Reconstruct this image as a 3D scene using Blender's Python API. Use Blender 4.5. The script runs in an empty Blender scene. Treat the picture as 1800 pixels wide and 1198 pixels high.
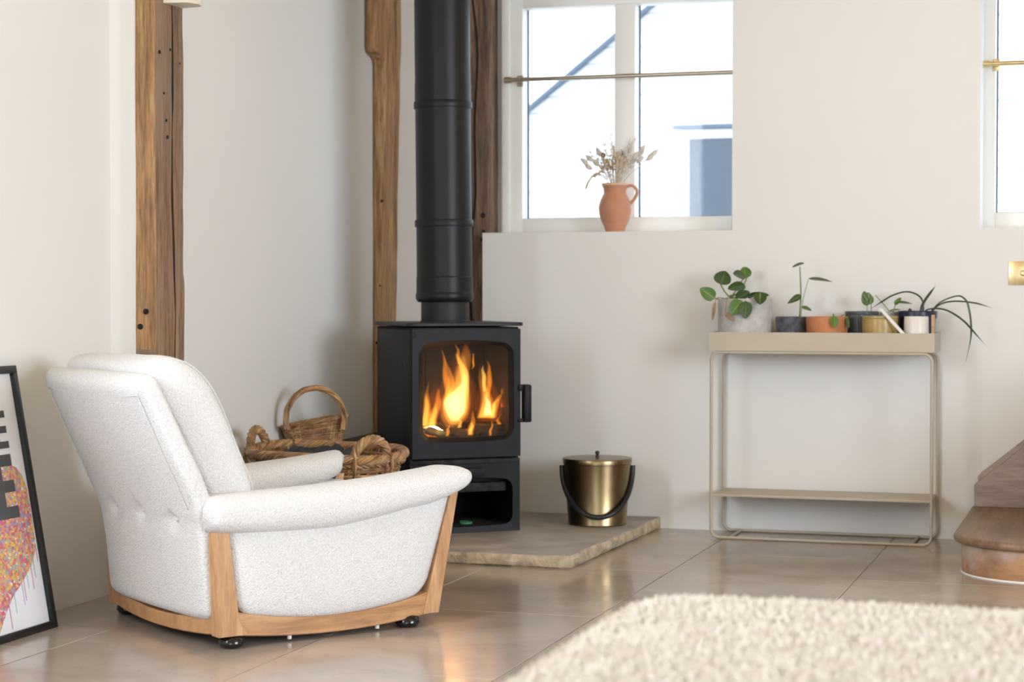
import bpy, bmesh, math, random
from mathutils import Vector, Matrix, noise
random.seed(7)
PI = math.pi
R = math.radians
scene = bpy.context.scene
COL = scene.collection
V = Vector

# ------------------------------------------------------------------ camera
cam = bpy.data.cameras.new('camera')
cam.sensor_width = 36.0
cam.lens = 67.0
cam.clip_start = 0.05
cam.clip_end = 200
cam.dof.use_dof = True
cam.dof.focus_distance = 5.5
cam.dof.aperture_fstop = 4.2
camo = bpy.data.objects.new('camera', cam)
COL.objects.link(camo)
camo.location = (0, 0, 0.90)
camo.rotation_euler = (R(90 - 1.4364), 0, R(17.7))
scene.camera = camo

# ------------------------------------------------------------------ world, lights, exposure
world = bpy.data.worlds.new('world')
scene.world = world
world.use_nodes = True
bg = world.node_tree.nodes['Background']
bg.inputs[0].default_value = (0.80, 0.90, 1.0, 1)
bg.inputs[1].default_value = 4.5

def area(name, loc, rot, sx, sy, power, col):
    l = bpy.data.lights.new(name, 'AREA')
    l.shape = 'RECTANGLE'
    l.size = sx
    l.size_y = sy
    l.energy = power
    l.color = col
    o = bpy.data.objects.new(name, l)
    COL.objects.link(o)
    o.location = loc
    o.rotation_euler = rot
    return o

XLW = -2.862
# daylight entering by the glazed doors behind the camera and the window in the right wall
area('door_daylight', (0.5, -2.93, 1.35), (R(90), 0, R(180)), 3.4, 2.3, 114, (0.90, 0.975, 1.11))
area('side_daylight', (3.43, 2.2, 1.55), (R(90), 0, R(90)), 2.6, 1.7, 208, (0.89, 0.97, 1.12))
area('left_daylight', (XLW, 2.3, 1.55), (R(90), 0, R(-90)), 2.0, 1.3, 110, (0.90, 0.97, 1.10))

scene.view_settings.view_transform = 'Standard'
scene.view_settings.look = 'None'
scene.view_settings.gamma = 1.0
scene.view_settings.use_curve_mapping = False
scene.view_settings.exposure = -0.08
scene.cycles.use_denoising = True
scene.cycles.max_bounces = 6
scene.cycles.diffuse_bounces = 4
scene.cycles.glossy_bounces = 3
scene.cycles.transparent_max_bounces = 12
scene.cycles.use_adaptive_sampling = True
scene.cycles.adaptive_threshold = 0.07

# ------------------------------------------------------------------ materials
def newmat(name):
    m = bpy.data.materials.new(name)
    m.use_nodes = True
    nt = m.node_tree
    b = nt.nodes['Principled BSDF']
    return m, nt, b

def setin(b, **kw):
    names = dict(color='Base Color', rough='Roughness', metal='Metallic', spec='Specular IOR Level', coat='Coat Weight',
                 coatr='Coat Roughness', sheen='Sheen Weight', alpha='Alpha', trans='Transmission Weight', sss='Subsurface Weight')
    for k, v in kw.items():
        i = b.inputs[names[k]]
        if k == 'color':
            i.default_value = (*v, 1)
        else:
            i.default_value = v

def coords(nt, scale=(1, 1, 1), kind='Object'):
    tc = nt.nodes.new('ShaderNodeTexCoord')
    mp = nt.nodes.new('ShaderNodeMapping')
    mp.inputs['Scale'].default_value = scale
    nt.links.new(tc.outputs[kind], mp.inputs['Vector'])
    return mp.outputs['Vector']

def tex_noise(nt, vec, scale, detail=4, rough=0.55, dist=0.0):
    n = nt.nodes.new('ShaderNodeTexNoise')
    n.inputs['Scale'].default_value = scale
    n.inputs['Detail'].default_value = detail
    n.inputs['Roughness'].default_value = rough
    n.inputs['Distortion'].default_value = dist
    nt.links.new(vec, n.inputs['Vector'])
    return n

def ramp(nt, fac, stops):
    r = nt.nodes.new('ShaderNodeValToRGB')
    e = r.color_ramp.elements
    while len(e) < len(stops):
        e.new(0.5)
    for el, (p, c) in zip(e, stops):
        el.position = p
        el.color = (*c, 1)
    nt.links.new(fac, r.inputs['Fac'])
    return r

def mixc(nt, fac, a, b, mode='MIX'):
    m = nt.nodes.new('ShaderNodeMix')
    m.data_type = 'RGBA'
    m.blend_type = mode
    if isinstance(fac, float):
        m.inputs[0].default_value = fac
    else:
        nt.links.new(fac, m.inputs[0])
    for k, s in ((6, a), (7, b)):
        if isinstance(s, tuple):
            m.inputs[k].default_value = (*s, 1)
        else:
            nt.links.new(s, m.inputs[k])
    return m.outputs[2]

def bump(nt, b, height, strength=0.3, dist=0.01, prev=None):
    n = nt.nodes.new('ShaderNodeBump')
    n.inputs['Strength'].default_value = strength
    n.inputs['Distance'].default_value = dist
    nt.links.new(height, n.inputs['Height'])
    if prev is not None:
        nt.links.new(prev, n.inputs['Normal'])
    nt.links.new(n.outputs['Normal'], b.inputs['Normal'])
    return n.outputs['Normal']

def plain(name, col, rough=0.5, metal=0.0, var=0.0, vscale=20, bmp=0.0, bscale=80, bdist=0.002, **kw):
    m, nt, b = newmat(name)
    setin(b, color=col, rough=rough, metal=metal, **kw)
    if var or bmp:
        v = coords(nt)
    if var:
        n = tex_noise(nt, v, vscale, 5)
        c0 = tuple(max(0, c * (1 - var)) for c in col)
        c1 = tuple(min(1, c * (1 + var)) for c in col)
        r = ramp(nt, n.outputs['Fac'], [(0.3, c0), (0.7, c1)])
        nt.links.new(r.outputs['Color'], b.inputs['Base Color'])
    if bmp:
        n2 = tex_noise(nt, v, bscale, 3)
        bump(nt, b, n2.outputs['Fac'], bmp, bdist)
    return m

def wood(name, dark, mid, light, axis=2, rough=0.55, scale=1.0, bmp=0.25, stretch=14, greys=None):
    m, nt, b = newmat(name)
    s = [stretch, stretch, stretch]
    s[axis] = 1.0
    v = coords(nt, tuple(q * scale for q in s))
    n = tex_noise(nt, v, 2.2, 8, 0.62, 0.6)
    r = ramp(nt, n.outputs['Fac'], [(0.28, dark), (0.5, mid), (0.72, light)])
    n2 = tex_noise(nt, v, 9.0, 5, 0.7, 0.2)
    r2 = ramp(nt, n2.outputs['Fac'], [(0.34, (0.34, 0.32, 0.30)), (0.56, (1, 1, 1))])
    out = mixc(nt, 0.75 if bmp > 0.4 else 0.4, r.outputs['Color'], r2.outputs['Color'], 'MULTIPLY')
    if greys:
        n3 = tex_noise(nt, coords(nt, (3, 3, 1.1)), 1.6, 4, 0.6)
        r3 = ramp(nt, n3.outputs['Fac'], [(0.48, (0, 0, 0)), (0.66, (1, 1, 1))])
        out = mixc(nt, r3.outputs['Color'], out, greys)
    nt.links.new(out, b.inputs['Base Color'])
    setin(b, rough=rough)
    bump(nt, b, n2.outputs['Fac'], bmp, 0.004)
    return m

M = {}
def make_plaster(name, col):
    m, nt, b = newmat(name)
    v = coords(nt)
    n = tex_noise(nt, v, 1.3, 4)
    r = ramp(nt, n.outputs['Fac'], [(0.3, tuple(c * 0.97 for c in col)), (0.7, col)])
    nt.links.new(r.outputs['Color'], b.inputs['Base Color'])
    setin(b, rough=0.75, spec=0.25)
    nb = tex_noise(nt, v, 5.5, 5, 0.6)
    bump(nt, b, nb.outputs['Fac'], 0.22, 0.012)
    return m
M['plaster'] = make_plaster('plaster', (0.79, 0.775, 0.735))
M['ceiling'] = plain('ceiling_boards', (0.50, 0.34, 0.14), 0.7, 0, 0.1, 3)
M['white_paint'] = plain('white_paint', (0.83, 0.82, 0.78), 0.4)
M['oak_post'] = wood('oak_post', (0.13, 0.072, 0.04), (0.29, 0.17, 0.095), (0.40, 0.255, 0.15), 2, 0.7, 1.0, 0.7, 15, (0.25, 0.175, 0.12))
M['oak_warm'] = wood('oak_warm', (0.20, 0.10, 0.04), (0.44, 0.25, 0.11), (0.60, 0.38, 0.19), 2, 0.7, 1.0, 0.6, 13)
M['oak_dark'] = wood('oak_dark', (0.035, 0.02, 0.014), (0.17, 0.10, 0.062), (0.31, 0.195, 0.12), 2, 0.75, 1.0, 0.7, 11, (0.13, 0.095, 0.07))
M['crack'] = plain('crack_dark', (0.045, 0.026, 0.016), 0.9)  # shade inside the post splits, put into the colour of their faces
M['hole'] = plain('hole_black', (0.012, 0.01, 0.009), 0.9)

def make_tile():
    m, nt, b = newmat('limestone_tile')
    oi = nt.nodes.new('ShaderNodeObjectInfo')
    geo = nt.nodes.new('ShaderNodeNewGeometry')
    n = tex_noise(nt, geo.outputs['Position'], 2.6, 6, 0.6, 0.5)
    r = ramp(nt, n.outputs['Fac'], [(0.3, (0.33, 0.275, 0.225)), (0.52, (0.41, 0.35, 0.295)), (0.75, (0.48, 0.42, 0.36))])
    vr = nt.nodes.new('ShaderNodeMapRange')
    vr.inputs['To Min'].default_value = 0.90
    vr.inputs['To Max'].default_value = 1.08
    nt.links.new(oi.outputs['Random'], vr.inputs['Value'])
    hs = nt.nodes.new('ShaderNodeHueSaturation')
    nt.links.new(vr.outputs['Result'], hs.inputs['Value'])
    nt.links.new(r.outputs['Color'], hs.inputs['Color'])
    n2 = tex_noise(nt, geo.outputs['Position'], 60, 3, 0.6)
    r2 = ramp(nt, n2.outputs['Fac'], [(0.27, (0.6, 0.57, 0.52)), (0.36, (1, 1, 1))])
    nt.links.new(mixc(nt, 0.8, hs.outputs['Color'], r2.outputs['Color'], 'MULTIPLY'), b.inputs['Base Color'])
    rr = ramp(nt, tex_noise(nt, geo.outputs['Position'], 5, 5).outputs['Fac'], [(0.3, (0.10, 0.10, 0.10)), (0.7, (0.24, 0.24, 0.24))])
    nt.links.new(rr.outputs['Color'], b.inputs['Roughness'])
    setin(b, spec=0.7)
    bump(nt, b, tex_noise(nt, geo.outputs['Position'], 9, 4).outputs['Fac'], 0.05, 0.01)
    return m
M['tile'] = make_tile()
M['grout'] = plain('grout', (0.50, 0.44, 0.37), 0.8, var=0.15, vscale=40)

def make_boucle(name, col):
    m, nt, b = newmat(name)
    v = coords(nt)
    vo = nt.nodes.new('ShaderNodeTexVoronoi')
    vo.inputs['Scale'].default_value = 210
    n = tex_noise(nt, v, 12, 4)
    ad = nt.nodes.new('ShaderNodeVectorMath')
    ad.operation = 'MULTIPLY_ADD'
    nt.links.new(n.outputs['Color'], ad.inputs[0])
    ad.inputs[1].default_value = (0.012, 0.012, 0.012)
    nt.links.new(v, ad.inputs[2])
    nt.links.new(ad.outputs[0], vo.inputs['Vector'])
    n2 = tex_noise(nt, v, 160, 3, 0.7)
    r = ramp(nt, vo.outputs['Distance'], [(0.0, col), (0.75, tuple(c * 0.80 for c in col))])
    nt.links.new(r.outputs['Color'], b.inputs['Base Color'])
    setin(b, rough=0.95, spec=0.1, sheen=0.25)
    inv = nt.nodes.new('ShaderNodeMath')
    inv.operation = 'SUBTRACT'
    inv.inputs[0].default_value = 1.0
    nt.links.new(vo.outputs['Distance'], inv.inputs[1])
    p = bump(nt, b, inv.outputs[0], 0.45, 0.004)
    bump(nt, b, n2.outputs['Fac'], 0.5, 0.003, p)
    return m
M['boucle'] = make_boucle('cream_boucle', (0.82, 0.815, 0.80))
M['chair_oak'] = wood('chair_oak', (0.36, 0.18, 0.075), (0.53, 0.295, 0.135), (0.64, 0.39, 0.20), 2, 0.42, 1.3, 0.12, 9)
M['chair_oak_rail'] = wood('chair_oak_rail', (0.36, 0.18, 0.075), (0.52, 0.285, 0.13), (0.62, 0.37, 0.19), 0, 0.42, 1.3, 0.12, 9)
M['gloss_black'] = plain('gloss_black', (0.008, 0.008, 0.009), 0.12)
M['stove_iron'] = plain('stove_iron', (0.010, 0.010, 0.011), 0.50, 0.0, 0.25, 9, 0.12, 300, 0.001, spec=0.22)
M['stove_dusty'] = plain('stove_dusty', (0.022, 0.021, 0.020), 0.7, 0.0, 0.8, 26, 0.2, 120, 0.002, spec=0.3)
M['flue'] = plain('flue_enamel', (0.0085, 0.0085, 0.009), 0.40, 0.0, 0.15, 5, spec=0.28)
M['collar'] = plain('collar_iron', (0.016, 0.016, 0.0165), 0.5, 0.0, 0.3, 22, spec=0.35)
M['fire_brick'] = plain('fire_brick', (0.035, 0.022, 0.014), 0.9, 0, 0.35, 14)
M['char'] = plain('charred_wood', (0.035, 0.022, 0.015), 0.9, 0, 0.7, 25, 0.8, 60, 0.006)
M['ash'] = plain('ash', (0.16, 0.14, 0.125), 0.95, 0, 0.4, 40)
M['hearth'] = plain('hearth_stone', (0.36, 0.33, 0.295), 0.55, 0, 0.22, 7, 0.35, 26, 0.006)
M['hearth_edge'] = plain('hearth_edge', (0.50, 0.415, 0.28), 0.8, 0, 0.32, 22, 0.7, 45, 0.01)
M['ledge'] = plain('ledge_stone', (0.10, 0.088, 0.075), 0.85, 0, 0.3, 12, 0.5, 40, 0.006)
M['brass_dark'] = plain('antique_brass', (0.27, 0.20, 0.105), 0.30, 1.0, 0.14, 6)
M['brass'] = plain('satin_brass', (0.72, 0.56, 0.30), 0.32, 1.0, 0.12, 30)
M['rod_steel'] = plain('antique_rod', (0.50, 0.43, 0.33), 0.34, 1.0)
M['leather'] = plain('black_leather', (0.014, 0.014, 0.016), 0.42)
M['taupe'] = plain('taupe_metal', (0.48, 0.415, 0.32), 0.45, 0.0, 0.05, 6)
M['soil'] = plain('soil', (0.05, 0.032, 0.022), 0.95, 0, 0.5, 90, 0.8, 120, 0.006)
M['concrete'] = plain('concrete', (0.50, 0.48, 0.45), 0.85, 0, 0.22, 22, 0.4, 70, 0.004)
M['slate_pot'] = plain('slate_pot', (0.10, 0.105, 0.115), 0.7, 0, 0.7, 30, 0.3, 60, 0.003)
M['terracotta'] = plain('terracotta', (0.50, 0.195, 0.085), 0.75, 0, 0.12, 18)
M['jug_clay'] = plain('jug_clay', (0.52, 0.245, 0.14), 0.6, 0, 0.10, 15)
M['jug_rim'] = plain('jug_rim', (0.66, 0.47, 0.33), 0.7)
M['ribbed_glaze'] = plain('charcoal_glaze', (0.075, 0.085, 0.09), 0.3, 0, 0.2, 20)
M['mustard'] = plain('mustard_glaze', (0.40, 0.28, 0.10), 0.22, 0, 0.12, 20)
M['navy'] = plain('navy_glaze', (0.018, 0.026, 0.055), 0.25, 0, 0.3, 40)
M['white_glaze'] = plain('white_glaze', (0.74, 0.70, 0.63), 0.3)
M['pale_grey'] = plain('pale_grey_pot', (0.50, 0.48, 0.46), 0.6)
M['label_white'] = plain('label_white', (0.76, 0.73, 0.68), 0.5)
M['pale_wood'] = plain('pale_wood', (0.52, 0.32, 0.16), 0.6, 0, 0.15, 40)
M['dry_leaf'] = plain('dry_leaf', (0.27, 0.17, 0.10), 0.8, 0, 0.3, 60)
M['stem_green'] = plain('stem_green', (0.16, 0.22, 0.05), 0.5, 0, 0.2, 40)
M['grass_leaf'] = plain('strap_leaf', (0.028, 0.055, 0.020), 0.4, 0, 0.3, 30)
M['green_plastic'] = plain('green_plastic', (0.06, 0.30, 0.16), 0.4)
M['cloth_dark'] = plain('dark_cloth', (0.035, 0.038, 0.045), 0.8, 0, 0.2, 30, 0.3, 200, 0.002)
M['frame_black'] = plain('frame_black', (0.014, 0.014, 0.015), 0.35)
M['paper'] = plain('poster_paper', (0.80, 0.80, 0.81), 0.45)
M['ink'] = plain('poster_ink', (0.075, 0.075, 0.078), 0.6)

def make_leaf(name, dark, light, n_vein=9.0, rough=0.25):
    # UV: x along the leaf, y across
    m, nt, b = newmat(name)
    uv = nt.nodes.new('ShaderNodeTexCoord').outputs['UV']
    sep = nt.nodes.new('ShaderNodeSeparateXYZ')
    nt.links.new(uv, sep.inputs[0])
    ab = nt.nodes.new('ShaderNodeMath'); ab.operation = 'ABSOLUTE'
    nt.links.new(sep.outputs['Y'], ab.inputs[0])
    ml = nt.nodes.new('ShaderNodeMath'); ml.operation = 'MULTIPLY'; ml.inputs[1].default_value = 0.55
    nt.links.new(ab.outputs[0], ml.inputs[0])
    sb = nt.nodes.new('ShaderNodeMath'); sb.operation = 'SUBTRACT'
    nt.links.new(sep.outputs['X'], sb.inputs[0]); nt.links.new(ml.outputs[0], sb.inputs[1])
    m2 = nt.nodes.new('ShaderNodeMath'); m2.operation = 'MULTIPLY'; m2.inputs[1].default_value = n_vein * 2 * PI
    nt.links.new(sb.outputs[0], m2.inputs[0])
    sn = nt.nodes.new('ShaderNodeMath'); sn.operation = 'SINE'
    nt.links.new(m2.outputs[0], sn.inputs[0])
    r = ramp(nt, sn.outputs[0], [(0.62, (0, 0, 0)), (1.0, (0.75, 0.75, 0.75))])
    rm = ramp(nt, ab.outputs[0], [(0.0, (1, 1, 1)), (0.10, (0, 0, 0))])
    mx = mixc(nt, 1.0, r.outputs['Color'], rm.outputs['Color'], 'ADD')
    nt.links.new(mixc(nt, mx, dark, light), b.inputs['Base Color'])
    setin(b, rough=rough, spec=0.5)
    return m
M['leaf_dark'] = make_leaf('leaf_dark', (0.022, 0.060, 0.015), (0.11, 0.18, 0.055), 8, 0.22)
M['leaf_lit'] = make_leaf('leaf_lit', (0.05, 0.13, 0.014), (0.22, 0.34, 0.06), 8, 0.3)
M['leaf_plain'] = make_leaf('leaf_plain', (0.045, 0.09, 0.02), (0.10, 0.16, 0.05), 5, 0.4)
M['leaf_pothos'] = make_leaf('leaf_pothos', (0.085, 0.15, 0.035), (0.36, 0.42, 0.20), 2.3, 0.35)

def make_wicker():
    m, nt, b = newmat('willow')
    v = coords(nt)
    n = tex_noise(nt, v, 26, 4, 0.6)
    r = ramp(nt, n.outputs['Fac'], [(0.3, (0.22, 0.115, 0.045)), (0.52, (0.40, 0.235, 0.105)), (0.75, (0.56, 0.38, 0.20))])
    gi = nt.nodes.new('ShaderNodeNewGeometry')
    ri = ramp(nt, gi.outputs['Random Per Island'], [(0.0, (0.55, 0.50, 0.45)), (0.5, (0.95, 0.95, 0.95)), (1.0, (1.35, 1.3, 1.2))])
    nt.links.new(mixc(nt, 1.0, r.outputs['Color'], ri.outputs['Color'], 'MULTIPLY'), b.inputs['Base Color'])
    setin(b, rough=0.5)
    bump(nt, b, tex_noise(nt, v, 240, 2).outputs['Fac'], 0.2, 0.001)
    return m
M['wicker'] = make_wicker()
M['straw'] = plain('straw', (0.58, 0.45, 0.28), 0.8, 0, 0.25, 60)
M['straw_pale'] = plain('straw_pale', (0.66, 0.60, 0.52), 0.9, 0, 0.2, 80)
M['straw_brown'] = plain('straw_brown', (0.20, 0.13, 0.08), 0.9, 0, 0.3, 80)

def make_stair():
    m, nt, b = newmat('worn_stair_wood')
    v = coords(nt, (1, 6, 9))
    n = tex_noise(nt, v, 3.0, 6, 0.6, 0.5)
    r = ramp(nt, n.outputs['Fac'], [(0.3, (0.24, 0.125, 0.06)), (0.55, (0.44, 0.235, 0.11)), (0.8, (0.56, 0.33, 0.18))])
    n2 = tex_noise(nt, coords(nt), 7.0, 5, 0.6)
    r2 = ramp(nt, n2.outputs['Fac'], [(0.42, (0, 0, 0)), (0.68, (0.8, 0.8, 0.8))])
    nt.links.new(mixc(nt, r2.outputs['Color'], r.outputs['Color'], (0.50, 0.42, 0.37)), b.inputs['Base Color'])
    setin(b, rough=0.45)
    return m
M['stair'] = make_stair()
M['stair_tread'] = wood('stair_tread', (0.15, 0.09, 0.05), (0.25, 0.155, 0.09), (0.33, 0.22, 0.14), 1, 0.4, 1, 0.1, 9)
M['stair_string'] = wood('stair_string', (0.30, 0.22, 0.18), (0.42, 0.33, 0.285), (0.50, 0.41, 0.36), 0, 0.5, 1, 0.1, 9)

def make_glass(name, tint, gloss):
    m = bpy.data.materials.new(name)
    m.use_nodes = True
    nt = m.node_tree
    nt.nodes.remove(nt.nodes['Principled BSDF'])
    t = nt.nodes.new('ShaderNodeBsdfTransparent'); t.inputs[0].default_value = (*tint, 1)
    g = nt.nodes.new('ShaderNodeBsdfGlossy'); g.inputs['Roughness'].default_value = 0.03
    mx = nt.nodes.new('ShaderNodeMixShader'); mx.inputs[0].default_value = gloss
    nt.links.new(t.outputs[0], mx.inputs[1]); nt.links.new(g.outputs[0], mx.inputs[2])
    nt.links.new(mx.outputs[0], nt.nodes['Material Output'].inputs['Surface'])
    return m
M['glass'] = make_glass('window_glass', (0.97, 0.985, 1.0), 0.015)
M['stove_glass'] = make_glass('stove_glass', (0.93, 0.90, 0.86), 0.012)

def make_flame(name, col, strength):
    m = bpy.data.materials.new(name)
    m.use_nodes = True
    nt = m.node_tree
    nt.nodes.remove(nt.nodes['Principled BSDF'])
    e = nt.nodes.new('ShaderNodeEmission')
    e.inputs[0].default_value = (*col, 1)
    e.inputs[1].default_value = strength
    nt.links.new(e.outputs[0], nt.nodes['Material Output'].inputs['Volume'])
    return m
FLAME = {'flame_red': ((1.0, 0.17, 0.012), 0.22), 'flame_orange': ((1.0, 0.31, 0.022), 0.9), 'flame_yellow': ((1.0, 0.58, 0.10), 1.1), 'flame_core': ((1.0, 0.80, 0.38), 1.7)}
def make_ember():
    m, nt, b = newmat('ember')
    v = coords(nt)
    n = tex_noise(nt, v, 45, 4, 0.6)
    r = ramp(nt, n.outputs['Fac'], [(0.45, (0.02, 0.01, 0.006)), (0.62, (1.0, 0.22, 0.03)), (0.75, (1.0, 0.55, 0.15))])
    nt.links.new(r.outputs['Color'], b.inputs['Emission Color'])
    b.inputs['Emission Strength'].default_value = 1.0
    setin(b, color=(0.03, 0.02, 0.015), rough=0.9)
    return m
M['ember'] = make_ember()

def make_dots():
    m, nt, b = newmat('paint_dots')
    v = coords(nt)
    vo = nt.nodes.new('ShaderNodeTexVoronoi')
    vo.inputs['Scale'].default_value = 140
    nt.links.new(v, vo.inputs['Vector'])
    sep = nt.nodes.new('ShaderNodeSeparateColor')
    nt.links.new(vo.outputs['Color'], sep.inputs[0])
    r = ramp(nt, sep.outputs[0], [(0.0, (0.62, 0.10, 0.13)), (0.16, (0.72, 0.24, 0.24)), (0.30, (0.75, 0.50, 0.10)), (0.44, (0.70, 0.36, 0.12)),
                                  (0.56, (0.20, 0.33, 0.62)), (0.68, (0.55, 0.12, 0.30)), (0.78, (0.25, 0.48, 0.33)), (0.88, (0.80, 0.78, 0.76)), (0.95, (0.30, 0.08, 0.08))])
    r.color_ramp.interpolation = 'CONSTANT'
    n = tex_noise(nt, v, 9, 2)
    r2 = ramp(nt, n.outputs['Fac'], [(0.45, (0.62, 0.22, 0.20)), (0.6, (0.72, 0.50, 0.14))])
    nt.links.new(mixc(nt, 0.28, r.outputs['Color'], r2.outputs['Color']), b.inputs['Base Color'])
    setin(b, rough=0.5)
    return m
M['dots'] = make_dots()
def make_shag():
    m = bpy.data.materials.new('cream_shag')
    m.use_nodes = True
    nt = m.node_tree
    nt.nodes.remove(nt.nodes['Principled BSDF'])
    n = tex_noise(nt, coords(nt), 14, 3)
    r = ramp(nt, n.outputs['Fac'], [(0.3, (0.76, 0.70, 0.62)), (0.7, (0.84, 0.80, 0.73))])
    d = nt.nodes.new('ShaderNodeBsdfDiffuse'); t = nt.nodes.new('ShaderNodeBsdfTranslucent')
    nt.links.new(r.outputs['Color'], d.inputs[0]); nt.links.new(r.outputs['Color'], t.inputs[0])
    mx = nt.nodes.new('ShaderNodeMixShader'); mx.inputs[0].default_value = 0.4
    nt.links.new(d.outputs[0], mx.inputs[1]); nt.links.new(t.outputs[0], mx.inputs[2])
    nt.links.new(mx.outputs[0], nt.nodes['Material Output'].inputs['Surface'])
    return m
M['shag'] = make_shag()
M['shag_base'] = plain('cream_shag_base', (0.86, 0.80, 0.70), 0.95)
M['weatherboard'] = plain('weatherboard_white', (0.80, 0.82, 0.84), 0.6)
M['board_gap'] = plain('board_gap', (0.10, 0.11, 0.13), 0.8)
M['slate_blue'] = plain('slate_blue', (0.09, 0.12, 0.17), 0.6)
M['house_glass'] = plain('house_glass', (0.05, 0.065, 0.09), 0.1)
M['gravel'] = plain('gravel', (0.45, 0.43, 0.40), 0.9, 0, 0.2, 8)
M['lamp_cream'] = plain('lamp_cream', (0.80, 0.75, 0.62), 0.6)

# ------------------------------------------------------------------ geometry helpers
def link(name, mesh, m=None, parent=None, loc=None, smooth=True, angle=38):
    if m is not None:
        mesh.materials.append(M[m] if isinstance(m, str) else m)
    if smooth:
        for p in mesh.polygons:
            p.use_smooth = True
        mesh.set_sharp_from_angle(angle=R(angle))
    o = bpy.data.objects.new(name, mesh)
    COL.objects.link(o)
    if parent is not None:
        o.parent = parent
    if loc is not None:
        o.location = loc
    return o

def obj(name, bm, m=None, parent=None, loc=None, smooth=True, angle=38):
    me = bpy.data.meshes.new(name)
    bmesh.ops.recalc_face_normals(bm, faces=bm.faces[:])
    bm.to_mesh(me)
    bm.free()
    return link(name, me, m, parent, loc, smooth, angle)

def tag(o, label, cat=None, group=None, kind=None):
    o['label'] = label
    if cat: o['category'] = cat
    if group: o['group'] = group
    if kind: o['kind'] = kind
    return o

def empty(name, loc=(0, 0, 0), rz=0.0):
    o = bpy.data.objects.new(name, None)
    o.empty_display_size = 0.05
    COL.objects.link(o)
    o.location = loc
    o.rotation_euler = (0, 0, rz)
    return o

def struct(o, label=None):
    o['kind'] = 'structure'
    if label: o['label'] = label
    return o

def B(): return bmesh.new()

def add_box(bm, x0, x1, y0, y1, z0, z1, bev=0.0, seg=2):
    r = bmesh.ops.create_cube(bm, size=1.0)
    vs = r['verts']
    for v in vs:
        v.co = V(((x0 + x1) / 2 + v.co.x * (x1 - x0), (y0 + y1) / 2 + v.co.y * (y1 - y0), (z0 + z1) / 2 + v.co.z * (z1 - z0)))
    if bev:
        es = list({e for v in vs for e in v.link_edges})
        bmesh.ops.bevel(bm, geom=es, offset=bev, segments=seg, affect='EDGES', profile=0.5)
    return vs

def box(name, x0, x1, y0, y1, z0, z1, m, parent=None, bev=0.0):
    bm = B()
    add_box(bm, x0, x1, y0, y1, z0, z1, bev)
    return obj(name, bm, m, parent)

def add_loft(bm, loops, closed=True, cap=True, ring=False):
    rows = [[bm.verts.new(p) for p in lp] for lp in loops]
    n = len(rows[0])
    pairs = list(zip(rows[:-1], rows[1:]))
    if ring: pairs.append((rows[-1], rows[0]))
    for a, b in pairs:
        for i in range(n if closed else n - 1):
            j = (i + 1) % n
            bm.faces.new((a[i], a[j], b[j], b[i]))
    if cap and not ring and closed:
        bm.faces.new(rows[0][::-1])
        bm.faces.new(rows[-1])
    return rows

def smoothpath(pts, n):
    """Catmull-Rom resample to n points"""
    P = [V(p) for p in pts]
    if len(P) == 2:
        return [P[0].lerp(P[1], i / (n - 1)) for i in range(n)]
    Q = [P[0] * 2 - P[1]] + P + [P[-1] * 2 - P[-2]]
    out = []
    segs = len(P) - 1
    for i in range(n):
        t = i / (n - 1) * segs
        k = min(int(t), segs - 1)
        u = t - k
        a, b, c, d = Q[k:k + 4]
        out.append(0.5 * ((2 * b) + (c - a) * u + (2 * a - 5 * b + 4 * c - d) * u * u + (3 * b - a - 3 * c + d) * u ** 3))
    return out

def add_tube(bm, pts, rad, sides=8, ring=False, flat=None):
    """tube along pts; rad a number or list; flat=(normal dir, factor) squashes"""
    P = [V(p) for p in pts]
    n = len(P)
    loops = []
    up = None
    for i, p in enumerate(P):
        if ring:
            t = (P[(i + 1) % n] - P[i - 1]).normalized()
        else:
            t = (P[min(i + 1, n - 1)] - P[max(i - 1, 0)]).normalized()
        if up is None:
            up = t.orthogonal().normalized()
            if flat is not None:
                up = V(flat[0])
        up = (up - t * up.dot(t))
        if up.length < 1e-6: up = t.orthogonal()
        up.normalize()
        if flat is not None:
            u2 = V(flat[0]); u2 = u2 - t * u2.dot(t)
            if u2.length > 1e-4: up = u2.normalized()
        s = t.cross(up)
        r = rad[i] if isinstance(rad, (list, tuple)) else rad
        fu = flat[1] if flat is not None else 1.0
        loops.append([p + (up * math.cos(2 * PI * k / sides) * fu + s * math.sin(2 * PI * k / sides)) * r for k in range(sides)])
    add_loft(bm, loops, True, True, ring)

def add_lathe(bm, prof, n=48, c=(0, 0, 0), close=False):
    """prof: list of (r, z); r=0 makes a pole"""
    c = V(c)
    rows = []
    for r, z in prof:
        if r <= 1e-6:
            rows.append([bm.verts.new(c + V((0, 0, z)))])
        else:
            rows.append([bm.verts.new(c + V((r * math.cos(2 * PI * i / n), r * math.sin(2 * PI * i / n), z))) for i in range(n)])
    pr = list(zip(rows[:-1], rows[1:]))
    if close: pr.append((rows[-1], rows[0]))
    for a, b in pr:
        for i in range(n):
            j = (i + 1) % n
            if len(a) == 1 and len(b) == 1: continue
            if len(a) == 1: bm.faces.new((a[0], b[j], b[i]))
            elif len(b) == 1: bm.faces.new((a[i], a[j], b[0]))
            else: bm.faces.new((a[i], a[j], b[j], b[i]))

def lathe(name, prof, m, parent=None, n=48, loc=None, close=False, angle=38):
    bm = B(); add_lathe(bm, prof, n, close=close)
    return obj(name, bm, m, parent, loc, angle=angle)

def tube(name, pts, rad, m, parent=None, sides=8, ring=False, flat=None):
    bm = B(); add_tube(bm, pts, rad, sides, ring, flat)
    return obj(name, bm, m, parent)

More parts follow.
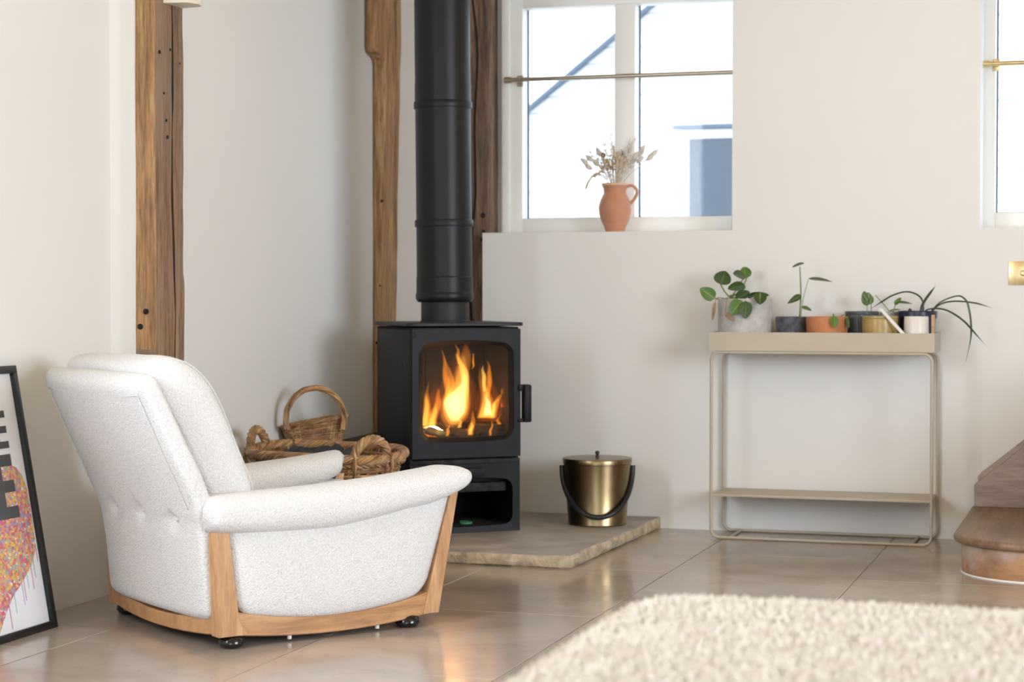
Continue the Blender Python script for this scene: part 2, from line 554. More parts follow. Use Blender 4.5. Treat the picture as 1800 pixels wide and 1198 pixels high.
def superloop(n, a, b, p=2.0):
    out = []
    for i in range(n):
        t = 2 * PI * i / n
        c, s = math.cos(t), math.sin(t)
        out.append((a * math.copysign(abs(c) ** (2 / p), c), b * math.copysign(abs(s) ** (2 / p), s)))
    return out

def evenloop(n, a, b, p):
    pts = [V((x, y, 0)) for x, y in superloop(720, a, b, p)]
    pts.append(pts[0])
    acc = [0.0]
    for i in range(720): acc.append(acc[-1] + (pts[i + 1] - pts[i]).length)
    out, k = [], 0
    for i in range(n):
        t = acc[-1] * i / n
        while acc[k + 1] < t: k += 1
        u = (t - acc[k]) / max(1e-9, acc[k + 1] - acc[k])
        q = pts[k].lerp(pts[k + 1], u)
        out.append((q.x / a, q.y / b))
    return out

def rrect(x0, x1, z0, z1, r, n=6, arch=0.0):
    """rounded rectangle loop, (x,z), counter-clockwise, with straight sides subdivided; arch lifts the top middle"""
    pts = []
    for cx, cz, a0 in ((x1 - r, z0 + r, -90), (x1 - r, z1 - r, 0), (x0 + r, z1 - r, 90), (x0 + r, z0 + r, 180)):
        for k in range(n + 1):
            a = R(a0 + 90 * k / n)
            pts.append((cx + r * math.cos(a), cz + r * math.sin(a)))
        # subdivide the side to the next corner
        nx = {-90: ((x1, z0 + r), (x1, z1 - r)), 0: ((x1 - r, z1), (x0 + r, z1)), 90: ((x0, z1 - r), (x0, z0 + r)), 180: ((x0 + r, z0), (x1 - r, z0))}[a0]
        for k in range(1, 10):
            t = k / 10
            pts.append((nx[0][0] * (1 - t) + nx[1][0] * t, nx[0][1] * (1 - t) + nx[1][1] * t))
    if arch:
        mid, hw = (x0 + x1) / 2, (x1 - x0) / 2
        zc = (z0 + z1) / 2
        pts = [(x, z + (arch if z > zc else -arch * 0.55) * (1 - ((x - mid) / hw) ** 2) * min(1, abs(z - zc) / (z1 - z0) * 2)) for x, z in pts]
    return pts

def add_ringpanel(bm, outer, inner, y0, y1, yin=None):
    """flat panel with a hole in the xz plane between y0 (front) and y1 (back)"""
    n = len(outer)
    L = []
    for lp, y in ((outer, y0), (inner, y0 if yin is None else yin), (inner, y1), (outer, y1)):
        L.append([bm.verts.new((x, y, z)) for x, z in lp])
    for a, b in ((0, 1), (1, 2), (2, 3), (3, 0)):
        for i in range(n):
            j = (i + 1) % n
            bm.faces.new((L[a][i], L[a][j], L[b][j], L[b][i]))

def project_outer(inner, x0, x1, z0, z1):
    """for every inner point a point on the rectangle border, in the same order"""
    cx, cz = (x0 + x1) / 2, (z0 + z1) / 2
    out = []
    for x, z in inner:
        dx, dz = x - cx, z - cz
        s = min(((x1 - x0) / 2) / abs(dx) if abs(dx) > 1e-9 else 1e9, ((z1 - z0) / 2) / abs(dz) if abs(dz) > 1e-9 else 1e9)
        out.append([cx + dx * s, cz + dz * s])
    for cxn, czn in ((x0, z0), (x1, z0), (x1, z1), (x0, z1)):
        k = min(range(len(out)), key=lambda i: (out[i][0] - cxn) ** 2 + (out[i][1] - czn) ** 2)
        out[k] = [cxn, czn]
    return [tuple(p) for p in out]

def nz(x, y, z, s=1.0):
    return noise.noise(V((x * s, y * s, z * s)))

# ------------------------------------------------------------------ the room
XL, YB, YF = -2.872, 7.119, 7.32      # left wall, inner face of the back wall lining, timber-frame plane
ZC = 2.75
XR, YR = 3.5, -3.0

floor = box('floor', XL - 0.2, XR, YR, YF + 0.2, -0.12, -0.004, 'grout')
struct(floor, 'polished limestone tile floor')
JX = [XL, -2.571, -1.978, -1.383, -0.786]
while JX[-1] < XR: JX.append(JX[-1] + 0.597)
OFF = [4.22, 4.62, 6.0, 6.48, 6.02]
tile_cache = {}
for ci in range(len(JX) - 1):
    x0, x1 = JX[ci] + 0.0015, min(JX[ci + 1], XR) - 0.0015
    base = OFF[ci] if ci < len(OFF) else 6.02 + (0.45 if ci % 2 else 0)
    y = base - 0.9 * math.ceil((base - YR) / 0.9)
    while y < YF:
        y0, y1 = max(y, YR) + 0.0015, min(y + 0.9, YF) - 0.0015
        y += 0.9
        if y1 - y0 < 0.02: continue
        key = (round(x1 - x0, 3), round(y1 - y0, 3))
        if key not in tile_cache:
            bm = B()
            add_box(bm, 0, x1 - x0, 0, y1 - y0, -0.012, 0.0, 0.0012, 1)
            o = obj('tile', bm, 'tile', floor, (x0, y0, 0))
            tile_cache[key] = o.data
        else:
            o = bpy.data.objects.new('tile', tile_cache[key])
            COL.objects.link(o); o.parent = floor; o.location = (x0, y0, 0)

# back wall: lining with two window openings, proud of the timber-frame plane
W1 = (-2.394, -1.399, 1.137, 2.16)
W2 = (-0.489, 0.65, 1.137, 2.16)
bm = B()
def wb(x0, x1, z0, z1, y0=YB, y1=YF):
    add_box(bm, x0, x1, y0, y1, z0, z1)
wb(W1[0], XR, -0.1, W1[2])                    # below the sills
wb(W1[1], W2[0], W1[2], W1[3])                # between windows
wb(W2[1], XR, W1[2], W1[3])
wb(W1[0], XR, W1[3], ZC)
wall_back = obj('wall_back', bm, 'plaster', smooth=False)
struct(wall_back, 'cream plastered back wall with two window recesses')
bm = B()
# outer leaf on the timber-frame plane, with the openings of the frames
def wo(x0, x1, z0, z1): add_box(bm, x0, x1, YF, YF + 0.14, z0, z1)
wo(XL - 0.2, -2.372, -0.1, ZC); wo(-2.372, XR, -0.1, 1.137); wo(-2.372, XR, 2.11, ZC); wo(-1.36, -0.52, 1.137, 2.11); wo(0.70, XR, 1.137, 2.11)
wall_alcove = obj('wall_alcove', bm, 'plaster', smooth=False)
struct(wall_alcove, 'plastered wall strip behind the flue pipe')
bm = B()
add_box(bm, XL - 0.2, XL, YR - 0.2, 1.3, -0.1, ZC)
add_box(bm, XL - 0.2, XL, 3.3, YF + 0.14, -0.1, ZC)
add_box(bm, XL - 0.2, XL, 1.3, 3.3, -0.1, 0.9)
add_box(bm, XL - 0.2, XL, 1.3, 3.3, 2.2, ZC)
wall_left = obj('wall_left', bm, 'plaster', smooth=False)
struct(wall_left, 'off-white plastered left wall')
# right and rear walls with the glazed openings that light the room
bm = B()
add_box(bm, XR, XR + 0.2, YR - 0.2, 0.9, -0.1, ZC); add_box(bm, XR, XR + 0.2, 3.5, YF + 0.14, -0.1, ZC)
add_box(bm, XR, XR + 0.2, 0.9, 3.5, -0.1, 0.7); add_box(bm, XR, XR + 0.2, 0.9, 3.5, 2.4, ZC)
struct(obj('wall_right', bm, 'plaster', smooth=False))
bm = B()
add_box(bm, XL - 0.2, -1.2, YR - 0.2, YR, -0.1, ZC); add_box(bm, 2.2, XR + 0.2, YR - 0.2, YR, -0.1, ZC); add_box(bm, -1.2, 2.2, YR - 0.2, YR, 2.5, ZC)
struct(obj('wall_rear', bm, 'plaster', smooth=False))
struct(box('ceiling', XL - 0.2, XR + 0.2, YR - 0.2, YF + 0.14, ZC, ZC + 0.15, 'ceiling'))

# plaster return that covers part of the post on the left wall
bm = B()
prof = []
loops = []
for i in range(28):
    z = -0.02 + (ZC + 0.02) * i / 27
    k = 0.004 * nz(1.3, z, 0.2, 2.5)
    loops.append([(XL - 0.01, 5.050 + k, z), (XL + 0.004, 5.062 + k, z), (XL + 0.012, 5.074 + k, z), (XL + 0.028, 5.082, z), (XL + 0.066 + k, 5.086, z), (XL + 0.070 + k, 5.12, z), (XL - 0.01, 5.12, z)])
add_loft(bm, loops)
struct(obj('trim_1', bm, 'plaster', angle=60), 'rounded plaster return beside the oak post')

# ------------------------------------------------------------------ timber posts
def post(name, loop, z0, z1, m, amp=0.005, rings=70, shape=None, m2=None, face2=None, crack=()):
    bm = B()
    loops = []
    for i in range(rings):
        z = z0 + (z1 - z0) * i / (rings - 1)
        lp = []
        for k, (x, y) in enumerate(loop):
            if shape: x, y = shape(x, y, z, k)
            d = amp * (nz(x * 3 + k * 0.37, y * 3, z, 2.3) + 0.5 * nz(x + k, y, z, 9))
            e = amp * nz(x + 7.1 + k * 0.61, y, z, 2.9)
            lp.append((x + d, y + e, z))
        loops.append(lp)
    rows = add_loft(bm, loops)
    if m2 is not None:
        bm.faces.ensure_lookup_table()
    o = obj(name, bm, m, angle=50)
    if m2 is not None:
        o.data.materials.append(M[m2])
        for p in o.data.polygons:
            if face2(p): p.material_index = 1
    if crack:
        o.data.materials.append(M['crack'])
        for p in o.data.polygons:
            if p.index < (rings - 1) * len(loop) and p.index % len(loop) in crack: p.material_index = len(o.data.materials) - 1
    return o

# post on the left wall: face towards the room has a long drying split
X1 = -2.742
loop = [(XL + 0.002, 5.092), (XL + 0.06, 5.092), (XL + 0.09, 5.091), (X1 - 0.012, 5.093), (X1 - 0.002, 5.102), (X1, 5.14), (X1, 5.18), (X1, 5.205), (X1 - 0.028, 5.2095), (X1, 5.214), (X1, 5.25), (X1 - 0.003, 5.275), (X1 - 0.015, 5.285), (XL + 0.002, 5.29)]
def sh1(x, y, z, k):
    if k == 8: x += 0.02 * (1 if (z < 0.85) else 0)
    if 7 <= k <= 9: y += 0.006 * math.sin(z * 3.1) + 0.004 * math.sin(z * 9)
    if k >= 10 and z < 0.95: y += 0.012 * max(0, nz(0.3, 1.2, z, 4)) + 0.006
    return x, y
p1 = post('timber_post', loop, 0.0, ZC, 'oak_post', 0.0045, 110, sh1, 'oak_warm', lambda p: p.normal.y < -0.45 and p.center.z > 0.74, (7, 8))
tag(p1, 'tall oak post with a long drying split, on the left wall behind the armchair', 'post', 'oak wall posts')
for (yy, zz, rr) in ((5.125, 1.62, 0.006), (5.165, 1.42, 0.005), (5.172, 1.37, 0.006), (5.15, 1.50, 0.004), (5.19, 1.635, 0.005), (5.25, 1.60, 0.004)):
    bm = B()
    add_lathe(bm, [(0, -0.003), (rr, -0.003), (rr, 0.0), (rr * 0.6, 0.0015), (0, 0.0015)], 10)
    o = obj('nail_hole', bm, 'hole', p1, (X1 + 0.002, yy, zz)); o.rotation_euler = (0, R(90), 0)
for zz, dx in ((0.845, 0.085), (0.80, 0.066)):
    bm = B()
    add_lathe(bm, [(0, -0.004), (0.009, -0.004), (0.009, 0.0), (0.006, 0.001), (0, 0.001)], 10)
    o = obj('peg_hole', bm, 'hole', p1, (XL + dx + 0.015, 5.0885, zz)); o.rotation_euler = (R(90), 0, 0)

# corner post with a jowled head
def sh2(x, y, z, k):
    t = max(0, min(1, (z - 0.82) / 1.1))
    if x > -2.835: x = x - (0.012 + 0.022 * (1 - t)) * (x + 2.835) / 0.035
    if z > 1.83:
        h = min(1, (z - 1.83) / 0.035)
        h = h * h * (3 - 2 * h)
        if y < 7.25: y -= 0.085 * h
    return x, y
loop = [(XL + 0.002, 7.155), (-2.862, 7.148), (-2.85, 7.146), (-2.83, 7.147), (-2.812, 7.152), (-2.804, 7.162), (-2.802, 7.21), (-2.802, 7.318), (XL + 0.002, 7.318)]
p2 = post('timber_post', loop, 0.34, ZC, 'oak_warm', 0.004, 120, sh2)
tag(p2, 'honey-coloured oak corner post with a jowled head, left of the black flue', 'post', 'oak wall posts')
for zz, xx in ((0.70, -2.853), (0.93, -2.84), (1.27, -2.83)):
    bm = B(); add_lathe(bm, [(0, -0.004), (0.006, -0.004), (0.006, 0), (0, 0.001)], 10)
    o = obj('nail_hole', bm, 'hole', p2, (xx, 7.146, zz)); o.rotation_euler = (R(90), 0, 0)

# dark post between the flue and the window
loop = [(-2.535, 7.33), (-2.535, 7.235), (-2.528, 7.222), (-2.49, 7.218), (-2.47, 7.217), (-2.465, 7.226), (-2.46, 7.217), (-2.43, 7.218), (-2.405, 7.217), (-2.399, 7.224), (-2.397, 7.24), (-2.397, 7.33)]
def sh3(x, y, z, k):
    if 4 <= k <= 6: x += 0.012 * math.sin(z * 4.1 + 1) + 0.006 * math.sin(z * 11)
    return x, y
p3 = post('timber_post', loop, 0.0, ZC, 'oak_dark', 0.0035, 110, sh3, None, None, (4, 5))
tag(p3, 'dark weathered oak post between the black flue and the window', 'post', 'oak wall posts')
for zz, xx, rr in ((1.21, -2.425, 0.011), (1.115, -2.425, 0.010), (1.145, -2.422, 0.008), (1.71, -2.508, 0.007), (1.45, -2.507, 0.006)):
    bm = B(); add_lathe(bm, [(0, -0.004), (rr, -0.004), (rr, 0), (rr * 0.5, 0.0015), (0, 0.0015)], 12)
    o = obj('peg_hole', bm, 'hole', p3, (xx, 7.2155, zz)); o.rotation_euler = (R(90), 0, 0)

# stone ledge under the corner post
bm = B()
add_box(bm, XL - 0.005, -2.655, 6.15, YF, 0.0, 0.335, 0.012, 2)
bmesh.ops.subdivide_edges(bm, edges=bm.edges[:], cuts=3, use_grid_fill=True)
for v in bm.verts:
    v.co += V((0.004 * nz(*v.co, 9), 0.006 * nz(v.co.y, v.co.x, v.co.z, 8), 0.004 * nz(v.co.z, v.co.x, v.co.y, 7)))
tag(obj('stone_ledge', bm, 'ledge', angle=60), 'low dark stone ledge in the corner behind the log basket', 'ledge')

# ------------------------------------------------------------------ windows
def window(name, x0, x1, z0, z1, mull, label, rail=True):
    y0, y1 = YF - 0.015, YF + 0.07
    root = empty(name, ((x0 + x1) / 2, YF, z0))
    struct(root, label)
    ox, oz = (x0 + x1) / 2, z0
    fw = 0.085
    bm = B()
    add_box(bm, x0 - ox, x0 + fw - ox, y0 - YF, y1 - YF, 0, z1 - z0, 0.003)
    add_box(bm, x1 - fw - ox, x1 - ox, y0 - YF, y1 - YF, 0, z1 - z0, 0.003)
    add_box(bm, x0 + fw - ox, x1 - fw - ox, y0 - YF, y1 - YF, 0, 0.062, 0.003)
    add_box(bm, x0 + fw - ox, x1 - fw - ox, y0 - YF, y1 - YF, z1 - z0 - 0.075, z1 - z0, 0.003)
    obj('frame', bm, 'white_paint', root)
    # step on the frame face
    bm = B()
    add_box(bm, x0 - ox, x0 + 0.033 - ox, y0 - YF - 0.012, y0 - YF + 0.01, 0, z1 - z0, 0.003)
    obj('outer_stop', bm, 'white_paint', root)
    for mx0, mx1 in mull:
        bm = B(); add_box(bm, mx0 - ox, mx1 - ox, y0 - YF, y1 - YF, 0.062, z1 - z0 - 0.075, 0.003)
        obj('mullion', bm, 'white_paint', root)
    edges = [x0 + fw] + [q for mm in mull for q in mm] + [x1 - fw]
    for a, b in zip(edges[0::2], edges[1::2]):
        bm = B(); add_box(bm, a - ox - 0.004, b - ox + 0.004, 0.045, 0.051, 0.058, z1 - z0 - 0.071)
        g = obj('pane', bm, 'glass', root, smooth=False)
        bm = B()
        for (p, q, r_, s) in ((a, a + 0.006, 0.062, z1 - z0 - 0.075), (b - 0.006, b, 0.062, z1 - z0 - 0.075)):
            add_box(bm, p - ox, q - ox, 0.053, 0.058, r_, s)
        add_box(bm, a - ox, b - ox, 0.053, 0.058, 0.062, 0.067)
        obj('spacer_strip', bm, 'slate_blue', g, smooth=False)
    return root
window('window_1', -2.372, -1.352, 1.137, 2.112, [(-1.907, -1.824)], 'white two-pane window above the sill, beside the flue')
window('window_2', -0.532, 0.692, 1.137, 2.112, [(0.05, 0.13)], 'white window at the right edge of the photo')

# curtain rods
def rod(x0, x1, z, y, m, label):
    r = empty('curtain_rod', (x0, y, z))
    tube('tube', [(0.018, 0, 0), (x1 - x0, 0, 0)], 0.0085, m, r, 14)
    bm = B(); add_tube(bm, [(-0.006, 0, 0), (0.02, 0, 0)], 0.0125, 16); add_tube(bm, [(0.02, 0, 0), (0.023, 0, 0)], 0.0105, 16)
    obj('end_cap', bm, m, r)
    bm = B(); add_box(bm, 0.035, 0.05, -0.004, YF - 0.016 - y, -0.006, 0.006, 0.001); add_box(bm, 0.03, 0.055, YF - 0.02 - y, YF - 0.0155 - y, -0.022, 0.022, 0.001)
    obj('bracket', bm, m, r)
    tag(r, label, 'curtain rod', 'brass curtain rods')
rod(-2.338, -1.399, 1.748, 7.25, 'rod_steel', 'slim antique brass curtain rod across the window behind the jug')
rod(-0.487, 0.62, 1.745, 7.25, 'brass', 'yellow brass curtain rod across the window at the right edge')

# light switch
r = empty('light_switch', (-0.343, YB, 0.972))
bm = B(); add_box(bm, -0.043, 0.043, -0.004, 0.0, -0.043, 0.043, 0.0015); obj('plate', bm, 'brass', r)
bm = B(); add_lathe(bm, [(0.0105, 0), (0.0105, 0.006), (0.0085, 0.010), (0.0075, 0.020), (0.0065, 0.0215), (0, 0.0215)], 20)
o = obj('knob', bm, 'brass', r, (0.008, -0.003, 0.0)); o.rotation_euler = (R(90), 0, 0)
for sx in (-1, 1):
    bm = B(); add_lathe(bm, [(0, 0), (0.003, 0), (0.0025, 0.001), (0, 0.001)], 8)
    o = obj('screw', bm, 'brass', r, (0.033 * sx, -0.004, 0)); o.rotation_euler = (R(90), 0, 0)
tag(r, 'square brass light switch on the wall above the stairs', 'light switch')

# wall light on the left post
r = empty('wall_light', (X1, 5.21, 1.77))
bm = B()
sec = [(0.0, -0.06), (0.075, -0.045), (0.09, 0.0), (0.075, 0.045), (0.0, 0.06)]
add_loft(bm, [[(x, y, z) for x, y in sec] for z in (0.0, 0.005, 0.2)])
obj('shade', bm, 'lamp_cream', r)
bm = B(); add_box(bm, -0.004, 0.002, -0.035, 0.035, 0.03, 0.16, 0.001); obj('back_plate', bm, 'white_paint', r)
tag(r, 'cream wall light at the top of the left oak post', 'lamp')
def warm_lamp(name, loc, e, rad):
    l = bpy.data.lights.new(name, 'POINT'); l.energy = e; l.color = (1.0, 0.66, 0.24); l.shadow_soft_size = rad
    o = bpy.data.objects.new(name, l); COL.objects.link(o); o.location = loc
warm_lamp('wall_light_bulb', (X1 + 0.05, 5.21, 2.0), 1.3, 0.03)
# unseen pendant lamp, added to put warm light on the upper wall
pn = empty('added_pendant_lamp', (-0.75, 5.9, 2.32))
tube('cord', [(0, 0, 0.10), (0, 0, ZC - 2.32)], 0.004, 'frame_black', pn, 8)
lathe('shade', [(0.03, 0.11), (0.05, 0.105), (0.12, 0.03), (0.15, -0.05), (0.147, -0.05), (0.117, 0.028), (0.048, 0.10), (0.03, 0.105)], 'lamp_cream', pn, 40, close=True)
tag(pn, 'cream pendant lamp added out of view to warm the upper back wall', 'lamp')
warm_lamp('added_pendant_bulb', (-0.75, 5.9, 2.29), 5.0, 0.06)

# ------------------------------------------------------------------ outside: neighbouring house
HY = 13.0
gnd = box('ground_outside', -30, 30, YF + 0.16, 40, -0.5, -0.35, 'gravel')
struct(gnd)
house = empty('weatherboard_house', (-2.0, HY, 0))
tag(house, 'white weatherboarded house seen through the windows', 'house')
def roofx(z):            # left verge of the gable
    return -4.013 + (z - 2.184) * (0.626 / 0.487)
bz = -0.4
bm = B()
pts = [(roofx(-0.4) + 0.1, -0.4), (9.0, -0.4), (9.0, 5.6), (roofx(5.6) + 0.1, 5.6)]
f0 = [bm.verts.new((x + 2.0, 0.05, z)) for x, z in pts]; f1 = [bm.verts.new((x + 2.0, 0.25, z)) for x, z in pts]
bm.faces.new(f0); bm.faces.new(f1[::-1])
for i in range(4): bm.faces.new((f0[i], f0[(i + 1) % 4], f1[(i + 1) % 4], f1[i]))
obj('wall_core', bm, 'board_gap', house, smooth=False)
WX0, WX1, WZ0, WZ1 = -2.915, -1.75, 0.95, 2.03
while bz < 5.5:
    z0, z1 = bz + 0.004, bz + 0.1095
    spans = [(None, 8.9)]
    if z1 > WZ0 and z0 < WZ1: spans = [(None, WX0), (WX1, 8.9)]
    for a, b in spans:
        xa0 = roofx(z0) if a is None else a
        xa1 = roofx(z1) if a is None else a
        bm = B()
        lo = [(xa0 + 2, -0.012, z0), (xa0 + 2, 0.05, z0), (xa1 + 2, 0.05, z1), (xa1 + 2, 0.008, z1)]
        hi = [(b + 2, -0.012, z0), (b + 2, 0.05, z0), (b + 2, 0.05, z1), (b + 2, 0.008, z1)]
        add_loft(bm, [lo, hi])
        obj('weatherboard', bm, 'weatherboard', house, smooth=False)
    bz += 0.112
bm = B()
d = V((0.626, 0, 0.487)).normalized(); nrm = V((-d.z, 0, d.x))
a0 = V((roofx(-0.4) + 2, 0, -0.4)); a1 = V((roofx(5.6) + 2, 0, 5.6))
add_loft(bm, [[p + nrm * 0.022 + V((0, -0.10, 0)), p + nrm * 0.022 + V((0, 0.25, 0)), p + V((0, 0.25, 0)), p + V((0, -0.10, 0))] for p in (a0, a1)])
obj('verge', bm, 'slate_blue', house, smooth=False)
hw = box('house_window', WX0 + 2, WX1 + 2, -0.02, 0.06, WZ0, WZ1, 'weatherboard', house)
box('window_glass', WX0 + 0.06 + 2, WX1 - 0.06 + 2, -0.026, -0.015, WZ0 + 0.06, WZ1 - 0.06, 'house_glass', hw)
box('drip_board', WX0 - 0.05 + 2, WX1 + 0.05 + 2, -0.06, 0.02, WZ1 + 0.005, WZ1 + 0.03, 'slate_blue', hw)

# ------------------------------------------------------------------ stone hearth
poly = [(-1.700, 5.955), (-1.672, 7.115), (-2.39, 7.115), (-2.39, 7.30), (-2.645, 7.30), (-2.645, 6.36), (-2.24, 5.965)]
pts = []
for i, p in enumerate(poly):
    q = poly[(i + 1) % len(poly)]
    n = max(2, int((V(q) - V(p)).length / 0.018))
    for k in range(n):
        t = k / n
        pts.append((p[0] * (1 - t) + q[0] * t, p[1] * (1 - t) + q[1] * t))
bm = B()
cx, cy = -2.15, 6.5
loops = []
for li, (z, off) in enumerate(((0.0, -0.010), (0.006, 0.0), (0.018, 0.004), (0.032, 0.003), (0.041, -0.002), (0.0435, -0.007))):
    lp = []
    for k, (x, y) in enumerate(pts):
        free = (y < 7.09 and x > -2.63)
        d = V((x - cx, y - cy)); d.normalize()
        a = (0.007 * nz(x * 1.0, y, z * 3, 11) + 0.004 * nz(x, y, z * 4, 34) + off) if free else -0.002
        lp.append((x + d.x * a, y + d.y * a, z + (0.002 * nz(x, y, 3.0, 14) if li in (2, 3, 4) else 0)))
    loops.append(lp)
add_loft(bm, loops)
hearth = obj('hearth_slab', bm, 'hearth_edge', angle=30)
hearth.data.materials.append(M['hearth'])
for p in hearth.data.polygons:
    if p.normal.z > 0.8: p.material_index = 1
tag(hearth, 'rough-edged grey stone hearth slab under the stove', 'hearth')

# ------------------------------------------------------------------ wood stove
SW, SD = 0.416, 0.391
HZ = 0.0435
TH = R(39)
stove = empty('wood_stove', (-2.346, 6.573, HZ), TH)
tag(stove, 'black cast iron wood-burning stove with a fire behind its glass door', 'stove')
hx, hy = SW / 2, SD / 2
ST = 0.735
fy = -hy
# carcass
bm = B()
def panel(x0, x1, y0, y1, z0, z1, b=0.003): add_box(bm, x0, x1, y0, y1, z0, z1, b)
panel(-hx, -hx + 0.014, fy + 0.012, hy, 0, ST)
panel(hx - 0.014, hx, fy + 0.012, hy, 0, ST)
panel(-hx, hx, hy - 0.014, hy, 0, ST)
panel(-hx, hx, fy + 0.012, hy, 0.0, 0.012)
panel(-hx, hx, fy + 0.02, hy, 0.262, 0.276)
panel(-hx, hx, fy + 0.012, hy, ST - 0.012, ST)
panel(-hx + 0.014, hx - 0.014, fy + 0.05, hy, 0.175, 0.262, 0.002)
obj('body', bm, 'stove_iron', stove)
# log store front with arched opening
inner = rrect(-hx + 0.028, hx - 0.026, 0.028, 0.186, 0.032, 6, 0.012)
bm = B(); add_ringpanel(bm, project_outer(inner, -hx, hx, 0.0, 0.262), inner, fy, fy + 0.02, fy + 0.004)
lo = obj('log_store_front', bm, 'stove_iron', stove, angle=25)
bm = B(); add_box(bm, -hx + 0.015, hx - 0.015, fy + 0.018, hy - 0.015, 0.012, 0.022, 0.002); obj('log_store_floor', bm, 'stove_dusty', stove)
bm = B(); add_box(bm, -hx + 0.016, hx - 0.04, fy + 0.035, fy + 0.05, 0.142, 0.175, 0.004); obj('store_lintel', bm, 'stove_dusty', stove)
bm = B(); add_box(bm, -hx + 0.003, hx - 0.003, fy - 0.004, fy + 0.012, 0.246, 0.264, 0.004); obj('ash_lip', bm, 'stove_dusty', stove)
bm = B(); add_box(bm, -0.002, 0.066, fy - 0.024, fy + 0.004, 0.205, 0.232, 0.004); obj('air_slider', bm, 'stove_dusty', stove)
# door
gx0, gx1, gz0, gz1 = -0.160, 0.167, 0.350, 0.661
inner = rrect(gx0, gx1, gz0, gz1, 0.026, 6, 0.014)
rim = rrect(gx0 - 0.020, gx1 + 0.014, gz0 - 0.016, gz1 + 0.014, 0.042, 6, 0.014)
door = empty('door', (0, 0, 0)); door.parent = stove
bm = B()
out = project_outer(rim, -hx + 0.004, hx - 0.002, 0.271, ST - 0.006)
add_ringpanel(bm, out, rim, fy - 0.012, fy + 0.014)
obj('door_frame', bm, 'stove_iron', door, angle=25)
bm = B(); add_ringpanel(bm, rim, inner, fy - 0.0125, fy + 0.012, fy + 0.004)
obj('door_bevel', bm, 'stove_iron', door, angle=25)
bm = B()
a = [bm.verts.new((x, fy + 0.004, z)) for x, z in inner]; b_ = [bm.verts.new((x, fy + 0.008, z)) for x, z in inner]
bm.faces.new(a[::-1]); bm.faces.new(b_)
for i in range(len(a)):
    j = (i + 1) % len(a); bm.faces.new((a[i], a[j], b_[j], b_[i]))
obj('glass', bm, 'stove_glass', door, smooth=False)
# hinge column at the left front corner
bm = B(); add_tube(bm, [(-hx + 0.010, fy + 0.004, 0.276), (-hx + 0.010, fy + 0.004, ST - 0.004)], 0.013, 16); obj('hinge_column', bm, 'stove_iron', stove)
bm = B(); add_tube(bm, [(-hx + 0.010, fy - 0.010, 0.700), (-hx + 0.010, fy - 0.010, 0.725)], 0.006, 10); obj('hinge_pin', bm, 'stove_dusty', stove)
# handle
bm = B(); add_box(bm, hx + 0.006, hx + 0.034, fy - 0.034, fy + 0.004, 0.392, 0.528, 0.006); add_box(bm, hx - 0.012, hx + 0.012, fy - 0.020, fy + 0.004, 0.505, 0.528, 0.004); add_box(bm, hx - 0.012, hx + 0.012, fy - 0.020, fy + 0.004, 0.392, 0.405, 0.003)
obj('handle', bm, 'stove_iron', stove)
# top plate
bm = B()
lp = rrect(-hx - 0.014, hx + 0.012, fy - 0.024, hy + 0.01, 0.03, 6)
add_loft(bm, [[(x, y, z) for x, y in [(x * s, y * s) for x, y in lp]] for z, s in ((ST + 0.004, 0.985), (ST + 0.006, 1.0), (ST + 0.014, 1.0), (ST + 0.017, 0.992))])
obj('top_plate', bm, 'collar', stove)
# firebox lining
box('side_brick', -hx + 0.0145, -hx + 0.034, fy + 0.03, hy - 0.03, 0.277, 0.70, 'fire_brick', stove, 0.002)
box('side_brick', hx - 0.034, hx - 0.0145, fy + 0.03, hy - 0.03, 0.277, 0.70, 'fire_brick', stove, 0.002)
for k in range(3):
    x0 = -hx + 0.035 + k * (SW - 0.07) / 3
    box('back_brick', x0 + 0.001, x0 + (SW - 0.07) / 3 - 0.001, hy - 0.115, hy - 0.08, 0.277, 0.70, 'fire_brick', stove, 0.002)
bm = B(); add_box(bm, -hx + 0.035, hx - 0.035, fy + 0.02, hy - 0.116, 0.277, 0.292, 0.004); obj('ash_bed', bm, 'ash', stove)
# smudges and rivet on the side
bm = B(); add_lathe(bm, [(0, 0), (0.005, 0), (0.004, 0.002), (0, 0.003)], 10)
o = obj('side_bolt', bm, 'hole', stove, (-hx, fy + 0.085, 0.60)); o.rotation_euler = (0, R(-90), 0)

SM = Matrix.Translation((-2.346, 6.573, HZ)) @ Matrix.Rotation(TH, 4, 'Z')
# logs in the fire
def log(p, q, r, m, label):
    p, q = V(p), V(q)
    bm = B()
    n = 12
    loops = []
    ax = (q - p).normalized(); u = ax.orthogonal().normalized(); w = ax.cross(u)
    sec = [(1.0, 0), (0.8, 0.62), (0.1, 0.95), (-0.7, 0.75), (-1, 0.05), (-0.75, -0.7), (0.0, -0.9), (0.75, -0.72)]
    for i in range(n):
        c = p.lerp(q, i / (n - 1))
        loops.append([c + (u * a + w * b) * r * (1 + 0.14 * nz(a + i, b, p.x * 9, 1.7)) for a, b in sec])
    add_loft(bm, loops)
    o = obj('log', bm, m, None, angle=30)
    o.matrix_world = SM
    tag(o, label, 'log', 'logs burning in the stove')
log((-0.10, -0.06, 0.375), (0.045, -0.145, 0.328), 0.026, 'char', 'charred log sloping down across the left half of the fire')
log((0.065, -0.115, 0.352), (0.168, -0.11, 0.350), 0.034, 'char', 'dark charred log lying level in the right half of the fire')
log((-0.160, -0.135, 0.318), (-0.075, -0.145, 0.318), 0.020, 'ember', 'glowing split log at the lower left of the fire')
log((0.075, -0.168, 0.305), (0.165, -0.164, 0.306), 0.011, 'ember', 'glowing stick at the front of the fire bed')
log((-0.12, 0.02, 0.325), (0.13, 0.01, 0.325), 0.030, 'ember', 'glowing backlog lying behind the other logs')

